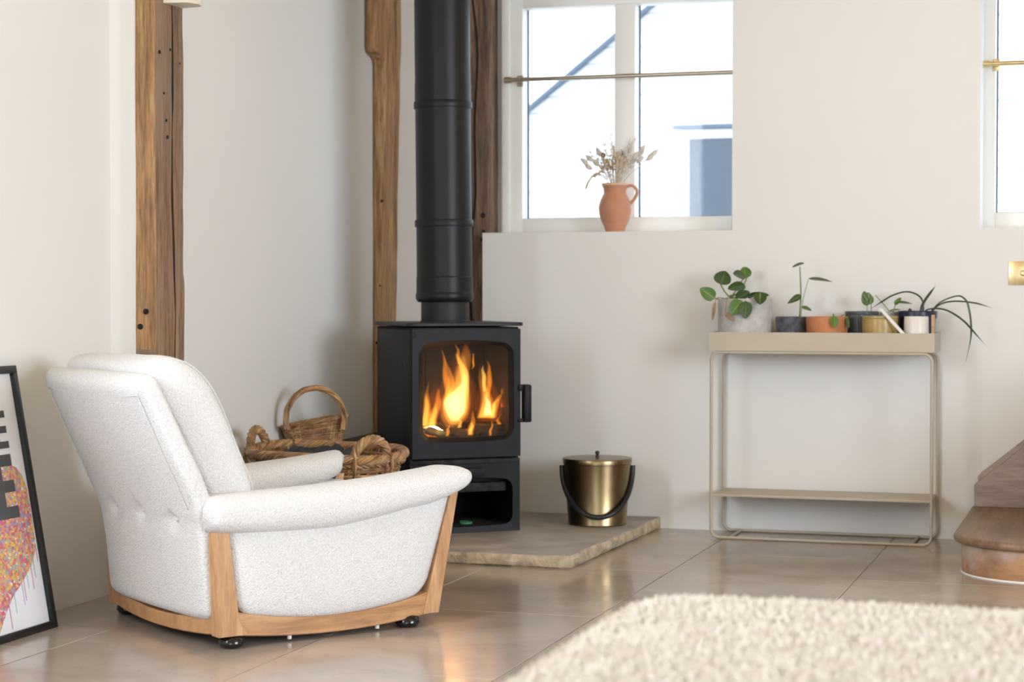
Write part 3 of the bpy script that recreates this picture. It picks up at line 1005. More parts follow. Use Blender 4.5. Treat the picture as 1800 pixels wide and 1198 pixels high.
# fire: flames as glowing volumes
fire = empty('fire', (0, 0, 0)); fire.matrix_world = SM
tag(fire, 'yellow and orange flames burning behind the stove glass', 'fire')
def fx(px): return (px - 817.5) * 0.002135
def fz(py): return 0.345 + (767 - py) * 0.00203
def flame(pts, m, depth=0.0, flat=0.6, n=26):
    depth = max(-0.168, depth * 0.5 - 0.118)
    sh = (depth + 0.191) * 0.39
    """pts: (px, py, half width px) from base to tip, measured on the glass"""
    P = smoothpath([(fx(x) + sh, depth, fz(y)) for x, y, w in pts], n)
    Wd = [q.x for q in smoothpath([(w * 0.002135, 0, 0) for x, y, w in pts], n)]
    bm = B(); loops = []
    for i, p in enumerate(P):
        w = max(Wd[i], 0.0004)
        t = i / (n - 1)
        wob = 0.004 * math.sin(t * 9 + pts[0][0]) * t
        loops.append([(min(0.166, p.x + a * w + wob), p.y + b * w * flat, p.z) for a, b in superloop(14, 1, 1)])
    add_loft(bm, loops)
    col, rad = FLAME[m]
    wm = max(w for x, y, w in pts) * 0.002135
    return obj('flame', bm, make_flame(m, col, rad / (2 * wm * flat) ), fire)
# big central flame
flame([(792, 752, 10), (797, 735, 24), (800, 705, 27), (808, 672, 16), (813, 645, 13), (816, 625, 10), (818, 606, 3)], 'flame_orange', -0.02)
flame([(796, 748, 8), (799, 728, 21), (800, 704, 23), (810, 672, 13), (813, 648, 9), (812, 626, 3)], 'flame_yellow', -0.022)
flame([(798, 742, 7), (799, 724, 18), (799, 704, 19), (810, 682, 9), (816, 660, 3)], 'flame_core', -0.025)
flame([(814, 720, 3), (818, 690, 6), (815, 660, 8), (810, 640, 5), (801, 622, 2)], 'flame_yellow', -0.02)
flame([(786, 702, 4), (783, 670, 6), (780, 645, 4), (775, 615, 1)], 'flame_orange', -0.0)
flame([(782, 706, 6), (790, 680, 7), (788, 655, 4), (780, 628, 1)], 'flame_orange', 0.02)
flame([(806, 640, 4), (804, 622, 3), (800, 606, 1)], 'flame_orange', 0.01)
flame([(829, 650, 1), (832, 640, 2.2), (829, 622, 1)], 'flame_orange', 0.0)
# right flames
flame([(853, 738, 16), (856, 718, 14), (853, 692, 9), (846, 668, 5), (841, 645, 1)], 'flame_orange', -0.01)
flame([(852, 736, 12), (855, 714, 9), (853, 690, 5), (848, 662, 1)], 'flame_yellow', -0.012)
flame([(858, 732, 8), (857, 712, 5), (855, 696, 1)], 'flame_core', -0.016)
flame([(856, 700, 4), (861, 672, 5), (859, 650, 3), (858, 636, 1)], 'flame_orange', 0.0)
flame([(852, 690, 3), (850, 664, 4), (849, 644, 1)], 'flame_yellow', 0.005)
flame([(866, 738, 7), (870, 716, 7), (880, 700, 4), (893, 687, 1)], 'flame_orange', -0.01)
flame([(866, 736, 4), (869, 716, 3.5), (877, 703, 1)], 'flame_yellow', -0.012)
flame([(882, 735, 4), (885, 720, 4), (886, 704, 1)], 'flame_red', 0.0)
# left flames
flame([(746, 752, 8), (748, 730, 8), (748, 706, 6), (750, 688, 3), (751, 672, 1)], 'flame_orange', -0.02)
flame([(745, 748, 6), (747, 728, 5), (748, 704, 3), (749, 692, 1)], 'flame_yellow', -0.025)
flame([(757, 750, 8), (761, 728, 8), (768, 706, 6), (771, 684, 2)], 'flame_orange', -0.015)
flame([(757, 748, 6), (761, 728, 4.5), (767, 710, 1)], 'flame_yellow', -0.02)
flame([(745, 752, 3), (754, 748, 5), (768, 752, 3), (777, 756, 1)], 'flame_core', -0.09)
# small flames at the front
flame([(826, 766, 5), (828, 752, 6), (831, 738, 4), (833, 722, 1)], 'flame_orange', -0.10)
flame([(826, 764, 3), (828, 752, 3.5), (831, 742, 1)], 'flame_yellow', -0.105)
flame([(806, 752, 4), (809, 744, 3), (806, 736, 1)], 'flame_yellow', -0.10)
flame([(862, 768, 2), (863, 758, 2.5), (866, 742, 1)], 'flame_orange', -0.14)
flame([(879, 748, 4), (876, 742, 3), (877, 734, 1)], 'flame_orange', -0.12)
flame([(785, 766, 3), (787, 756, 3), (788, 746, 1)], 'flame_orange', -0.12)
# soft red glow of burning gas behind
flame([(800, 745, 30), (800, 710, 40), (802, 670, 30), (806, 620, 6)], 'flame_red', 0.03, 0.35)
flame([(860, 745, 24), (858, 710, 24), (856, 670, 12), (856, 640, 2)], 'flame_red', 0.03, 0.35)
flame([(755, 748, 12), (758, 715, 16), (762, 690, 8), (764, 672, 2)], 'flame_red', 0.03, 0.35)
def plight(name, loc, e, col, rad):
    l = bpy.data.lights.new(name, 'POINT'); l.energy = e; l.color = col; l.shadow_soft_size = rad
    o = bpy.data.objects.new(name, l); COL.objects.link(o); o.location = SM @ V(loc)
plight('fire_glow', (-0.02, -0.03, 0.45), 0.40, (1.0, 0.42, 0.10), 0.05)
plight('fire_glow_side', (0.08, -0.03, 0.40), 0.18, (1.0, 0.42, 0.10), 0.04)

# green lid in the log store
o = lathe('jar_lid', [(0, 0), (0.024, 0), (0.0245, 0.002), (0.0245, 0.006), (0.022, 0.007), (0.021, 0.0055), (0, 0.0055)], 'green_plastic')
o.location = SM @ V((0.035, -0.10, 0.0222))
tag(o, 'small green round lid lying in the log store of the stove', 'lid')

# ------------------------------------------------------------------ flue
flue = empty('flue_pipe', (-2.354, 6.570, HZ + ST + 0.017))
tag(flue, 'tall matt black flue pipe rising from the stove', 'flue')
flue.rotation_euler = (0.0027, -0.0083, 0)
zb = HZ + ST + 0.017
def fl(z): return z - zb
lathe('collar', [(0.0, 0.0), (0.0905, 0.0), (0.0905, 0.004), (0.0875, 0.006), (0.0865, fl(0.90)), (0.0, fl(0.90))], 'collar', flue, 64)
RP = 0.1015
def section(z0, z1, r): return lathe('pipe_section', [(0, fl(z0)), (r, fl(z0)), (r, fl(z1)), (0, fl(z1))], 'flue', flue, 72)
lathe('socket', [(0.0, fl(0.868)), (0.098, fl(0.868)), (0.1025, fl(0.874)), (0.1065, fl(0.882)), (0.1065, fl(0.896)), (0.1045, fl(0.901)), (0.1035, fl(0.904)), (0.1035, fl(0.907)), (0.1035, fl(0.954)), (0.1035, fl(0.957)), (0.1015, fl(0.962)), (0, fl(0.962))], 'flue', flue, 72)
section(0.962, 1.155, RP)
def band(z): lathe('joint_band', [(RP - 0.004, fl(z - 0.014)), (RP + 0.0045, fl(z - 0.013)), (RP + 0.0055, fl(z - 0.009)), (RP + 0.0055, fl(z + 0.009)), (RP + 0.004, fl(z + 0.012)), (RP - 0.004, fl(z + 0.013))], 'flue', flue, 72)
band(1.155)
section(1.155, 1.585, RP)
band(1.585)
section(1.585, 1.66, RP + 0.0012)
section(1.66, ZC + 0.02, RP)

# ------------------------------------------------------------------ ash bucket
bk = empty('ash_bucket', (-1.846, 6.826, HZ), R(17))
tag(bk, 'antique brass lidded bucket with a black swing handle on the hearth', 'bucket')
lathe('body', [(0, 0.0), (0.107, 0.0), (0.109, 0.003), (0.109, 0.006), (0.108, 0.008), (0.1255, 0.225), (0.123, 0.225), (0.106, 0.01), (0, 0.01)], 'brass_dark', bk, 72)
lid = lathe('lid', [(0, 0.2255), (0.1265, 0.2255), (0.1285, 0.227), (0.1295, 0.243), (0.1275, 0.2465), (0.10, 0.2485), (0, 0.2495)], 'brass_dark', bk, 72)
lathe('knob', [(0, 0.249), (0.0075, 0.249), (0.006, 0.253), (0.005, 0.257), (0.0065, 0.260), (0.0085, 0.265), (0.007, 0.271), (0, 0.273)], 'leather', lid, 20)
hp = []
for i in range(41):
    t = PI * i / 40
    s = math.sin(t)
    x = 0.1315 * math.cos(t)
    z = 0.218 - 0.178 * s ** 0.85
    # hangs against the front of the bucket
    y = -math.sqrt(max(0, 0.1365 ** 2 - x * x)) * min(1, s * 1.15) - 0.002
    hp.append((x, y, z))
tube('handle', hp, 0.0095, 'leather', bk, 12)
for s in (-1, 1):
    bm = B(); add_lathe(bm, [(0, 0), (0.006, 0), (0.006, 0.009), (0.004, 0.012), (0, 0.012)], 14)
    o = obj('pivot', bm, 'leather', bk, (0.123 * s, 0, 0.212)); o.rotation_euler = (0, R(90 * s), 0)

# ------------------------------------------------------------------ armchair
C0 = V((-2.239, 4.779, 0))
chair = empty('armchair', C0, R(53.03))
tag(chair, 'cream boucle armchair with an oak base and black bun feet', 'armchair')

# feet
for sx in (-1, 1):
    for sy in (-1, 1):
        lathe('bun_foot', [(0, 0), (0.018, 0), (0.028, 0.004), (0.034, 0.013), (0.033, 0.022), (0.026, 0.030), (0.018, 0.034), (0.016, 0.05), (0, 0.05)], 'gloss_black', chair, 28, (0.264 * sx, 0.315 * sy, 0))

def shellx(z):           # rear surface of the back, side view
    tab = [(0.0, -0.308), (0.05, -0.322), (0.10, -0.331), (0.2, -0.340), (0.30, -0.352), (0.36, -0.370), (0.43, -0.400), (0.50, -0.434), (0.58, -0.470), (0.65, -0.502), (0.70, -0.522)]
    for (a, xa), (b, xb) in zip(tab[:-1], tab[1:]):
        if z <= b: return xa + (xb - xa) * (z - a) / (b - a)
    return tab[-1][1]

def rail_z(t, z_end, z_mid): return z_end + (z_mid - z_end) * (1 - t * t)

# side rails, corner posts, front posts
for s in (-1, 1):
    bm = B(); loops = []
    for i in range(25):
        x = -0.262 + (0.335 + 0.262) * i / 24
        t = (x - 0.03) / 0.30
        zb_ = rail_z(t, 0.033, 0.014); zt = rail_z(t, 0.094, 0.058)
        y = s * (0.332 + 0.008 * (1 - t * t))
        yi = y - s * 0.028
        loops.append([(x, y, zb_ + 0.003), (x, y - s * 0.003, zb_), (x, yi, zb_), (x, yi, zt), (x, y - s * 0.002, zt), (x, y, zt - 0.002)])
    add_loft(bm, loops)
    obj('side_rail', bm, 'chair_oak_rail', chair)
    bm = B(); loops = []
    for i in range(16):
        z = 0.033 + (0.345 - 0.033) * i / 15
        u = i / 15
        xr = -0.312 - 0.013 * u
        xf = -0.249 - 0.036 * u + 0.02 * max(0, 1 - u * 6) ** 2
        y = s * (0.341 - 0.004 * u)
        loops.append([(xr + 0.002, y, z), (xf - 0.002, y, z), (xf, y - s * 0.002, z), (xf, y - s * 0.04, z), (xr, y - s * 0.04, z), (xr, y - s * 0.002, z)])
    add_loft(bm, loops)
    obj('rear_post', bm, 'chair_oak', chair)
    bm = B(); loops = []
    for i in range(16):
        u = i / 15
        z = 0.034 + (0.36 - 0.034) * u
        xf = 0.352 + 0.066 * u
        xr = 0.302 + 0.090 * u
        y = s * (0.338 - 0.004 * u)
        loops.append([(xr + 0.002, y, z), (xf - 0.003, y, z), (xf, y - s * 0.003, z), (xf, y - s * 0.05, z), (xr, y - s * 0.05, z), (xr, y - s * 0.002, z)])
    add_loft(bm, loops)
    obj('front_post', bm, 'chair_oak', chair)
# rear and front rails
bm = B(); loops = []
for i in range(25):
    y = -0.302 + 0.604 * i / 24
    t = y / 0.302
    x = -0.312 - 0.016 * (1 - t * t)
    zb_ = rail_z(t, 0.035, 0.022); zt = rail_z(t, 0.086, 0.060)
    loops.append([(x + 0.003, y, zb_), (x, y, zb_ + 0.003), (x, y, zt - 0.002), (x + 0.002, y, zt), (x + 0.028, y, zt), (x + 0.028, y, zb_)])
add_loft(bm, loops)
obj('rear_rail', bm, plain('chair_oak_rear', (0.52, 0.285, 0.13), 0.42, 0, 0.22, 22), chair)
bm = B(); add_box(bm, 0.325, 0.352, -0.29, 0.29, 0.036, 0.085, 0.003); obj('front_rail', bm, 'chair_oak_rail', chair)

# upholstered side panels
for s in (-1, 1):
    bm = B()
    nx_, nz_ = 30, 16
    def edge(u, v):
        zb_ = rail_z((u * 2 - 1) * 0.95, 0.082, 0.050)
        z = zb_ + (0.345 - zb_) * v
        w = (z - 0.05) / 0.29
        xl = -0.252 - 0.034 * w
        xr = 0.298 + 0.096 * w
        # round lower corners
        c = 0.05
        if v < 0.2:
            k = (0.2 - v) / 0.2
            xl += 0.03 * k * k; xr -= 0.03 * k * k
        return xl + (xr - xl) * u, z
    outer, innr = [], []
    for j in range(nz_ + 1):
        ro, ri = [], []
        for i in range(nx_ + 1):
            u, v = i / nx_, j / nz_
            x, z = edge(u, v)
            pu = (1 - (2 * u - 1) ** 8); pv = min(1, (1 - (1 - v) ** 7))
            puff = 0.022 * (pu * pv) ** 0.5 - 0.008
            ro.append(bm.verts.new((x, s * (0.330 + puff), z)))
            ri.append(bm.verts.new((x, s * 0.235, z)))
        outer.append(ro); innr.append(ri)
    for j in range(nz_):
        for i in range(nx_):
            bm.faces.new((outer[j][i], outer[j][i + 1], outer[j + 1][i + 1], outer[j + 1][i]))
            bm.faces.new((innr[j][i], innr[j][i + 1], innr[j + 1][i + 1], innr[j + 1][i]))
    for j in range(nz_):
        for i in (0, nx_): bm.faces.new((outer[j][i], outer[j + 1][i], innr[j + 1][i], innr[j][i]))
    for i in range(nx_):
        for j in (0, nz_): bm.faces.new((outer[j][i], outer[j][i + 1], innr[j][i + 1], innr[j][i]))
    obj('side_panel', bm, 'boucle', chair, angle=70)

# arms: padded rolls, longer than the panels, rising to the front
for s in (-1, 1):
    bm = B(); loops = []
    N = 46
    for i in range(N):
        u = i / (N - 1)
        uu = i / (N - 1)
        u = 0.5 - 0.5 * math.cos(PI * uu) if True else uu
        x = -0.345 + 0.796 * u
        kf = max(0.0, (u - 0.55) / 0.45) ** 1.5
        zt = 0.392 + 0.006 * math.sin(u * PI) * -1 + 0.040 * u ** 1.4
        zbo = 0.296 - 0.014 * math.sin(min(1, u / 0.75) * PI) + 0.052 * max(0, u - 0.45) ** 1.2 / 0.55
        if u > 0.8: zbo += 0.03 * ((u - 0.8) / 0.2) ** 2
        e = 1.0
        d = min(u / 0.06, (1 - u) / 0.055)
        if d < 1: e = max(0.0, 1 - (1 - d) ** 3.2) ** (1 / 3.2)
        e = max(e, 0.40)
        hz, cz = (zt - zbo) / 2, (zt + zbo) / 2
        hy_, cy_ = 0.076, 0.296
        lp = []
        for a, b in superloop(40, 1, 1, 2.7):
            lump = 1 + 0.012 * nz(x * 2, a * 2, b * 2 + s, 3.0)
            lp.append((x - 0.032 * (1 - a) * kf, s * (cy_ + a * hy_ * (0.35 + 0.65 * e) * lump), cz + b * hz * e * lump))
        loops.append(lp)
    add_loft(bm, loops)
    obj('armrest', bm, 'boucle', chair, angle=80)

# seat cushion
bm = B(); loops = []
N = 24
for i in range(N):
    u = i / (N - 1)
    x = -0.27 + 0.66 * u
    d = min(u / 0.1, (1 - u) / 0.1); e = math.sqrt(max(0.02, 1 - (1 - min(1, d)) ** 2))
    loops.append([(x, a * 0.222 * (0.8 + 0.2 * e), 0.235 + b * 0.085 * e) for a, b in superloop(40, 1, 1, 5)])
add_loft(bm, loops)
obj('seat_cushion', bm, 'boucle', chair, angle=80)
bm = B(); add_box(bm, -0.28, 0.335, -0.24, 0.24, 0.06, 0.17, 0.02); obj('seat_base', bm, 'boucle', chair)

# back shell with three buttoned dimples
DIM = [(0.180, 0.326), (0.0, 0.328), (-0.190, 0.320)]
bm = B(); loops = []
N = 110
LOOPA = evenloop(190, 0.33, 0.036, 6.0); LOOPB = evenloop(190, 0.33, 0.036, 7.0)
zs0, zs1 = 0.062, 0.690
for i in range(N):
    u = i / (N - 1)
    z = zs0 + (zs1 - zs0) * u
    x = shellx(z)
    dx = shellx(z + 0.01) - shellx(z - 0.01)
    tn = V((dx, 0.02)).normalized()              # tangent (x,z)
    nb = V((-tn.y, tn.x))                        # pointing backwards
    hw = 0.300 + 0.030 * max(0, min(1, (z - 0.10) / 0.25)) - 0.012 * max(0, (z - 0.4) / 0.3)
    th = 0.075 - 0.012 * u
    d = min(u / 0.05, (1 - u) / 0.055)
    e = math.sqrt(max(0.0, 1 - (1 - min(1, d)) ** 2))
    e = max(e, 0.1)
    k_ = max(0, min(1, (z - 0.22) / 0.22)); hw = 0.304 + 0.026 * k_ * k_ * (3 - 2 * k_) - 0.012 * max(0, (z - 0.45) / 0.25)
    lp = []
    for a, b in LOOPA:
        y = a * hw * (0.86 + 0.14 * e)
        off = th / 2 + b * th / 2 * e             # b=+1 rear side
        bulge = 0.010 * (1 - (y / hw) ** 2) * (1 if b > 0 else 0)
        q = V((x, z)) + nb * (off - th + bulge + 0.006)
        if b > 0.3:
            for (yy, zz) in DIM:
                r2 = ((y - yy) / 0.026) ** 2 + ((z - zz) / 0.022) ** 2
                q -= nb * 0.017 * math.exp(-r2)
                # pull creases running up and sideways from the button
                if z > zz and abs(y - yy - (z - zz) * 0.25) < 0.05:
                    q -= nb * 0.007 * math.exp(-((y - yy - (z - zz) * 0.25) / 0.008) ** 2) * math.exp(-(z - zz) / 0.035)
                if z <= zz:
                    q -= nb * 0.006 * math.exp(-((y - yy) / 0.008) ** 2) * math.exp(-(zz - z) / 0.025)
            q -= nb * 0.002 * math.exp(-((z - 0.322) / 0.014) ** 2)
        lp.append((q.x, y, q.y))
    loops.append(lp)
add_loft(bm, loops)
shell = obj('back_shell', bm, 'boucle', chair, angle=80)
# seam piping of the shell: along the top and both edges of the rear face
sp = []
def sp_pt(y, z, inset=0.003):
    dx = shellx(z + 0.01) - shellx(z - 0.01); tn = V((dx, 0.02)).normalized(); nb = V((-tn.y, tn.x))
    hw = 0.33
    q = V((shellx(z), z)) + nb * (0.010 * (1 - (y / hw) ** 2) + 0.0045)
    return (q.x, y, q.y)
for z in [0.36 + 0.29 * i / 20 for i in range(21)]: sp.append(sp_pt(-0.293 + 0.006 * (z - 0.36), z))
for i in range(1, 30): sp.append(sp_pt(-0.291 + 0.582 * i / 30, 0.650 - 0.010 * math.sin(PI * i / 30)))
for z in [0.65 - 0.29 * i / 20 for i in range(21)]: sp.append(sp_pt(0.293 - 0.006 * (z - 0.36), z))
tube('seam', sp, 0.0016, 'boucle', shell, 6)
for (yy, zz) in DIM:
    q = sp_pt(yy, zz)
    bm = B(); bmesh.ops.create_uvsphere(bm, u_segments=12, v_segments=8, radius=0.006)
    obj('button', bm, 'boucle', shell, (q[0] + 0.016, yy, zz))

# back cushion: profile in (x,z), swept across
prof = [(-0.285, 0.335), (-0.225, 0.335), (-0.180, 0.350), (-0.170, 0.395), (-0.185, 0.440), (-0.217, 0.513), (-0.240, 0.570), (-0.262, 0.620), (-0.290, 0.668), (-0.322, 0.703), (-0.360, 0.728), (-0.400, 0.738), (-0.440, 0.735), (-0.468, 0.716), (-0.470, 0.690), (-0.446, 0.655), (-0.415, 0.600), (-0.380, 0.535), (-0.345, 0.465), (-0.312, 0.400)]
prof = [(q.x, q.y) for q in smoothpath([(x, z, 0) for x, z in prof + [prof[0]]], 61)[:-1]]
cxp = sum(p[0] for p in prof) / len(prof); czp = sum(p[1] for p in prof) / len(prof)
bm = B(); loops = []
N = 44
for i in range(N):
    u = i / (N - 1)
    y = -0.275 + 0.55 * u
    d = min(u, 1 - u) / 0.10
    e = math.sqrt(max(0.0, 1 - (1 - min(1, d)) ** 2.4)) if d < 1 else 1
    e = max(e, 0.05)
    lp = []
    for (x, z) in prof:
        # shrink across the cushion's thickness more than along its height
        ax = V((-0.47, 0.88)).normalized()
        dv = V((x - cxp, z - czp))
        al = dv.dot(ax); pe = dv - ax * al
        q = V((cxp, czp)) + ax * al * (0.90 + 0.10 * e) + pe * (0.62 + 0.38 * e)
        k = 0.004 * nz(x * 2, y * 2, z * 2, 4)
        lp.append((q.x + k, y, q.y + 0.004 * math.sin(u * PI) + k))
    loops.append(lp)
add_loft(bm, loops)
bc = obj('back_cushion', bm, 'boucle', chair, angle=80)
# piping seam on the near and far faces of the cushion
for ysgn in (-1, 1):
    pp = []
    for (x, z) in prof[6:34]:
        ax = V((-0.47, 0.88)).normalized(); dv = V((x - cxp, z - czp)); al = dv.dot(ax); pe = dv - ax * al
        q = V((cxp, czp)) + ax * al * 0.985 + pe * 0.955
        pp.append((q.x, ysgn * 0.2585, q.y))
    tube('seam', pp, 0.0018, 'boucle', bc, 6)
# plastic glides under the side rail
for x in (-0.10, 0.165):
    lathe('glide', [(0, 0), (0.006, 0), (0.006, 0.012), (0, 0.012)], 'label_white', chair, 12, (x, -0.32, 0.006))

# ------------------------------------------------------------------ poster leaning on the left wall
up = V((-0.126, 0, 0.707)); PL = up.length; tilt = math.atan2(0.126, 0.707)
poster = empty('framed_poster', (-2.726, 4.512, 0.0))
poster.rotation_euler = (0, -tilt, 0)
tag(poster, 'black framed print with bold letters and a dotted paint heart, leaning on the wall', 'poster')
PW, PH = 0.52, 0.716       # local: -y across, z up, +x towards the room
bm = B()
fwid = 0.0205
for (y0, y1, z0, z1) in ((-PW, 0, 0, fwid), (-PW, 0, PH - fwid, PH), (-fwid, 0, fwid, PH - fwid), (-PW, -PW + fwid, fwid, PH - fwid)):
    add_box(bm, -0.022, 0.0, y0, y1, z0, z1, 0.0012)
obj('frame', bm, 'frame_black', poster)
box('print', -0.016, -0.012, -PW + fwid - 0.002, -fwid + 0.002, fwid - 0.002, PH - fwid + 0.002, 'paper', poster)
def flat_poly(name, pts, x, m):
    bm = B()
    a = [bm.verts.new((x, y, z)) for y, z in pts]; b = [bm.verts.new((x - 0.0006, y, z)) for y, z in pts]
    f = bm.faces.new(a); bm.faces.new(b[::-1])
    for i in range(len(a)):
        j = (i + 1) % len(a); bm.faces.new((a[i], a[j], b[j], b[i]))
    bmesh.ops.triangulate(bm, faces=[q for q in bm.faces if len(q.verts) > 4])
    return obj(name, bm, m, poster, smooth=False)
# heart (right half seen, mirrored to the left)
hc = -0.262
half = [(-0.262, 0.405), (-0.235, 0.432), (-0.19, 0.452), (-0.14, 0.460), (-0.10, 0.456), (-0.062, 0.443), (-0.04, 0.420), (-0.028, 0.386), (-0.0245, 0.337), (-0.025, 0.28), (-0.028, 0.24), (-0.036, 0.212), (-0.064, 0.177), (-0.119, 0.140), (-0.171, 0.110), (-0.211, 0.076), (-0.240, 0.045), (-0.258, 0.026)]
heart = half + [(2 * hc - y, z) for y, z in half[::-1][0:-1] if 2 * hc - y > -PW + 0.024]
flat_poly('paint_heart', heart, -0.0112, 'dots')
rnd = random.Random(3)
drip_c = [plain('drip_%s' % k, c, 0.5) for k, c in (('rose', (0.55, 0.12, 0.22)), ('blue', (0.22, 0.33, 0.58)), ('green', (0.22, 0.45, 0.34)), ('plum', (0.32, 0.10, 0.18)), ('slate', (0.30, 0.28, 0.33)))]
for k, (y, z, ln, c) in enumerate(((-0.030, 0.232, 0.048, 3), (-0.052, 0.195, 0.052, 4), (-0.068, 0.18, 0.065, 0), (-0.092, 0.165, 0.046, 2), (-0.112, 0.15, 0.060, 0), (-0.122, 0.146, 0.066, 1), (-0.165, 0.118, 0.054, 2), (-0.196, 0.10, 0.072, 3), (-0.33, 0.12, 0.06, 1), (-0.38, 0.15, 0.05, 0), (-0.44, 0.19, 0.05, 3))):
    flat_poly('paint_drip', [(y - 0.0011, z), (y + 0.0011, z), (y + 0.0009, z - ln), (y - 0.0009, z - ln)], -0.0113, drip_c[c])
def letter_E(y0, y1, z0, z1, name='letter'):
    w, h = y1 - y0, z1 - z0
    st = w * 0.46; bar = h * 0.185
    zm = (z0 + z1) / 2
    bm = B()
    for (a0, a1, b0, b1) in ((y0, y0 + st, z0, z1), (y0 + st, y1, z0, z0 + bar), (y0 + st, y1 - w * 0.02, zm - bar / 2, zm + bar / 2), (y0 + st, y1, z1 - bar, z1)):
        add_box(bm, -0.0110, -0.0104, a0, a1, b0, b1)
    obj(name, bm, 'ink', poster, smooth=False)
letter_E(-0.150, -0.079, 0.497, 0.598)
letter_E(-0.180, -0.081, 0.311, 0.481)
# rounded block letter before the first E, only its edge is in view
ro = [(-0.160 + 0.0 , 0.497 + 0.025), (-0.165, 0.505), (-0.178, 0.497), (-0.215, 0.497), (-0.232, 0.51), (-0.232, 0.585), (-0.215, 0.598), (-0.178, 0.598), (-0.160, 0.582)]
flat_poly('letter', ro, -0.0104, 'ink')

# ------------------------------------------------------------------ log basket
BC = V((-2.475, 5.755, 0.0)); BA = R(135)
basket = empty('log_basket', BC, BA)
tag(basket, 'large oval willow log basket between the armchair and the stove', 'basket', 'willow baskets')
A_, B_, ZR = 0.327, 0.235, 0.385
def ell(t, a, b, z): return V((a * math.cos(t), b * math.sin(t), z))
def wall_ab(z):
    k = z / ZR
    return 0.255 + (A_ - 0.012 - 0.255) * k ** 0.8, 0.165 + (B_ - 0.012 - 0.165) * k ** 0.8
bm = B()
NS = 44
rows = 30
for r_ in range(rows):
    z = 0.012 + (ZR - 0.035) * r_ / (rows - 1)
    a, b = wall_ab(z)
    pts = []
    n = NS * 4
    for i in range(n):
        t = 2 * PI * i / n
        w = 0.0045 * math.cos(NS / 2 * t + PI * (r_ % 2))
        pts.append(ell(t, a + w, b + w, z + 0.0015 * nz(i * 0.1, r_, 0.3)))
    add_tube(bm, pts, 0.0052, 5, True)
for k in range(NS):
    t = 2 * PI * (k + 0.5) / NS
    pts = []
    for j in range(6):
        z = 0.0 + ZR * j / 5
        a, b = wall_ab(z); pts.append(ell(t, a, b, z))
    add_tube(bm, pts, 0.0042, 5)
obj('woven_side', bm, 'wicker', basket)
bm = B()
lp0 = [ell(2 * PI * i / 48, 0.25, 0.16, 0.004) for i in range(48)]; lp1 = [ell(2 * PI * i / 48, 0.25, 0.16, 0.014) for i in range(48)]
add_loft(bm, [lp0, lp1]); obj('bottom', bm, 'wicker', basket)
bm = B()
for s_ in range(7):
    pts = []
    n = 150
    for i in range(n):
        t = 2 * PI * i / n
        ph = 2 * PI * s_ / 7 + 13 * t
        ro_ = 0.0135
        pts.append(ell(t, A_ + ro_ * math.cos(ph), B_ + ro_ * math.cos(ph), ZR - 0.004 + 0.62 * ro_ * math.sin(ph) * 1.3 + 0.004 * math.sin(3 * t + 1)))
    add_tube(bm, pts, 0.0062, 6, True)
for s_ in range(3):
    pts = []
    for i in range(120):
        t = 2 * PI * i / 120
        pts.append(ell(t, A_ - 0.004 + 0.008 * math.sin(20 * t + s_ * 2.1), B_ - 0.004 + 0.008 * math.sin(20 * t + s_ * 2.1), ZR - 0.024 + 0.006 * math.cos(20 * t + s_ * 2.1)))
    add_tube(bm, pts, 0.005, 5, True)
obj('rim', bm, 'wicker', basket)
# loop handles at both ends
def handle(tc):
    bm = B()
    t0, t1 = tc - 0.27, tc + 0.27
    p0 = ell(t0, A_, B_, ZR - 0.03); p1_ = ell(t1, A_, B_, ZR - 0.03)
    mid = (p0 + p1_) / 2
    out = V((math.cos(tc), math.sin(tc), 0))
    base = []
    for i in range(45):
        u = i / 44
        th = PI * u
        base.append(mid + (p0 - mid) * math.cos(th) + V((0, 0, 1)) * 0.088 * math.sin(th) ** 0.8 + out * 0.014 * math.sin(th))
    for s_ in range(4):
        pts = []
        for i, p in enumerate(base):
            tn = (base[min(i + 1, 44)] - base[max(i - 1, 0)]).normalized()
            sd = tn.cross(out).normalized(); o2 = sd.cross(tn)
            ph = 2 * PI * s_ / 4 + i * 0.42
            pts.append(p + (sd * math.cos(ph) + o2 * math.sin(ph)) * 0.0085)
        add_tube(bm, pts, 0.0075, 6)
    # ends wrapped under the rim
    for p in (p0, p1_):
        rad = V((p.x, p.y, 0)).normalized()
        add_tube(bm, [p + rad * 0.02 + V((0, 0, 0.03)), p + rad * 0.024, p + rad * 0.012 + V((0, 0, -0.03)), p - rad * 0.004 + V((0, 0, -0.04))], 0.006, 6)
    obj('handle', bm, 'wicker', basket)
handle(PI + 0.10)
handle(0.68)

# dark cloth in the basket
bm = B()
def cl(x, y):
    return 0.372 + 0.010 * math.sin(x * 9) * math.cos(y * 8) + 0.02 * nz(x, y, 0, 8)
nn = 18
top = [[bm.verts.new((0.0 + 0.25 * (i / nn) , -0.13 + 0.28 * j / nn * (1 - 0.35 * i / nn), cl(i / nn, j / nn))) for j in range(nn + 1)] for i in range(nn + 1)]
bot = [[bm.verts.new((v.co.x, v.co.y, v.co.z - 0.03)) for v in row] for row in top]
for i in range(nn):
    for j in range(nn):
        bm.faces.new((top[i][j], top[i + 1][j], top[i + 1][j + 1], top[i][j + 1])); bm.faces.new((bot[i][j], bot[i][j + 1], bot[i + 1][j + 1], bot[i + 1][j]))
for i in range(nn):
    for (a, b) in ((top[i], top[i + 1]),):
        pass
    bm.faces.new((top[i][0], bot[i][0], bot[i + 1][0], top[i + 1][0])); bm.faces.new((top[i][nn], top[i + 1][nn], bot[i + 1][nn], bot[i][nn]))
    bm.faces.new((top[0][i], top[0][i + 1], bot[0][i + 1], bot[0][i])); bm.faces.new((top[nn][i], bot[nn][i], bot[nn][i + 1], top[nn][i + 1]))
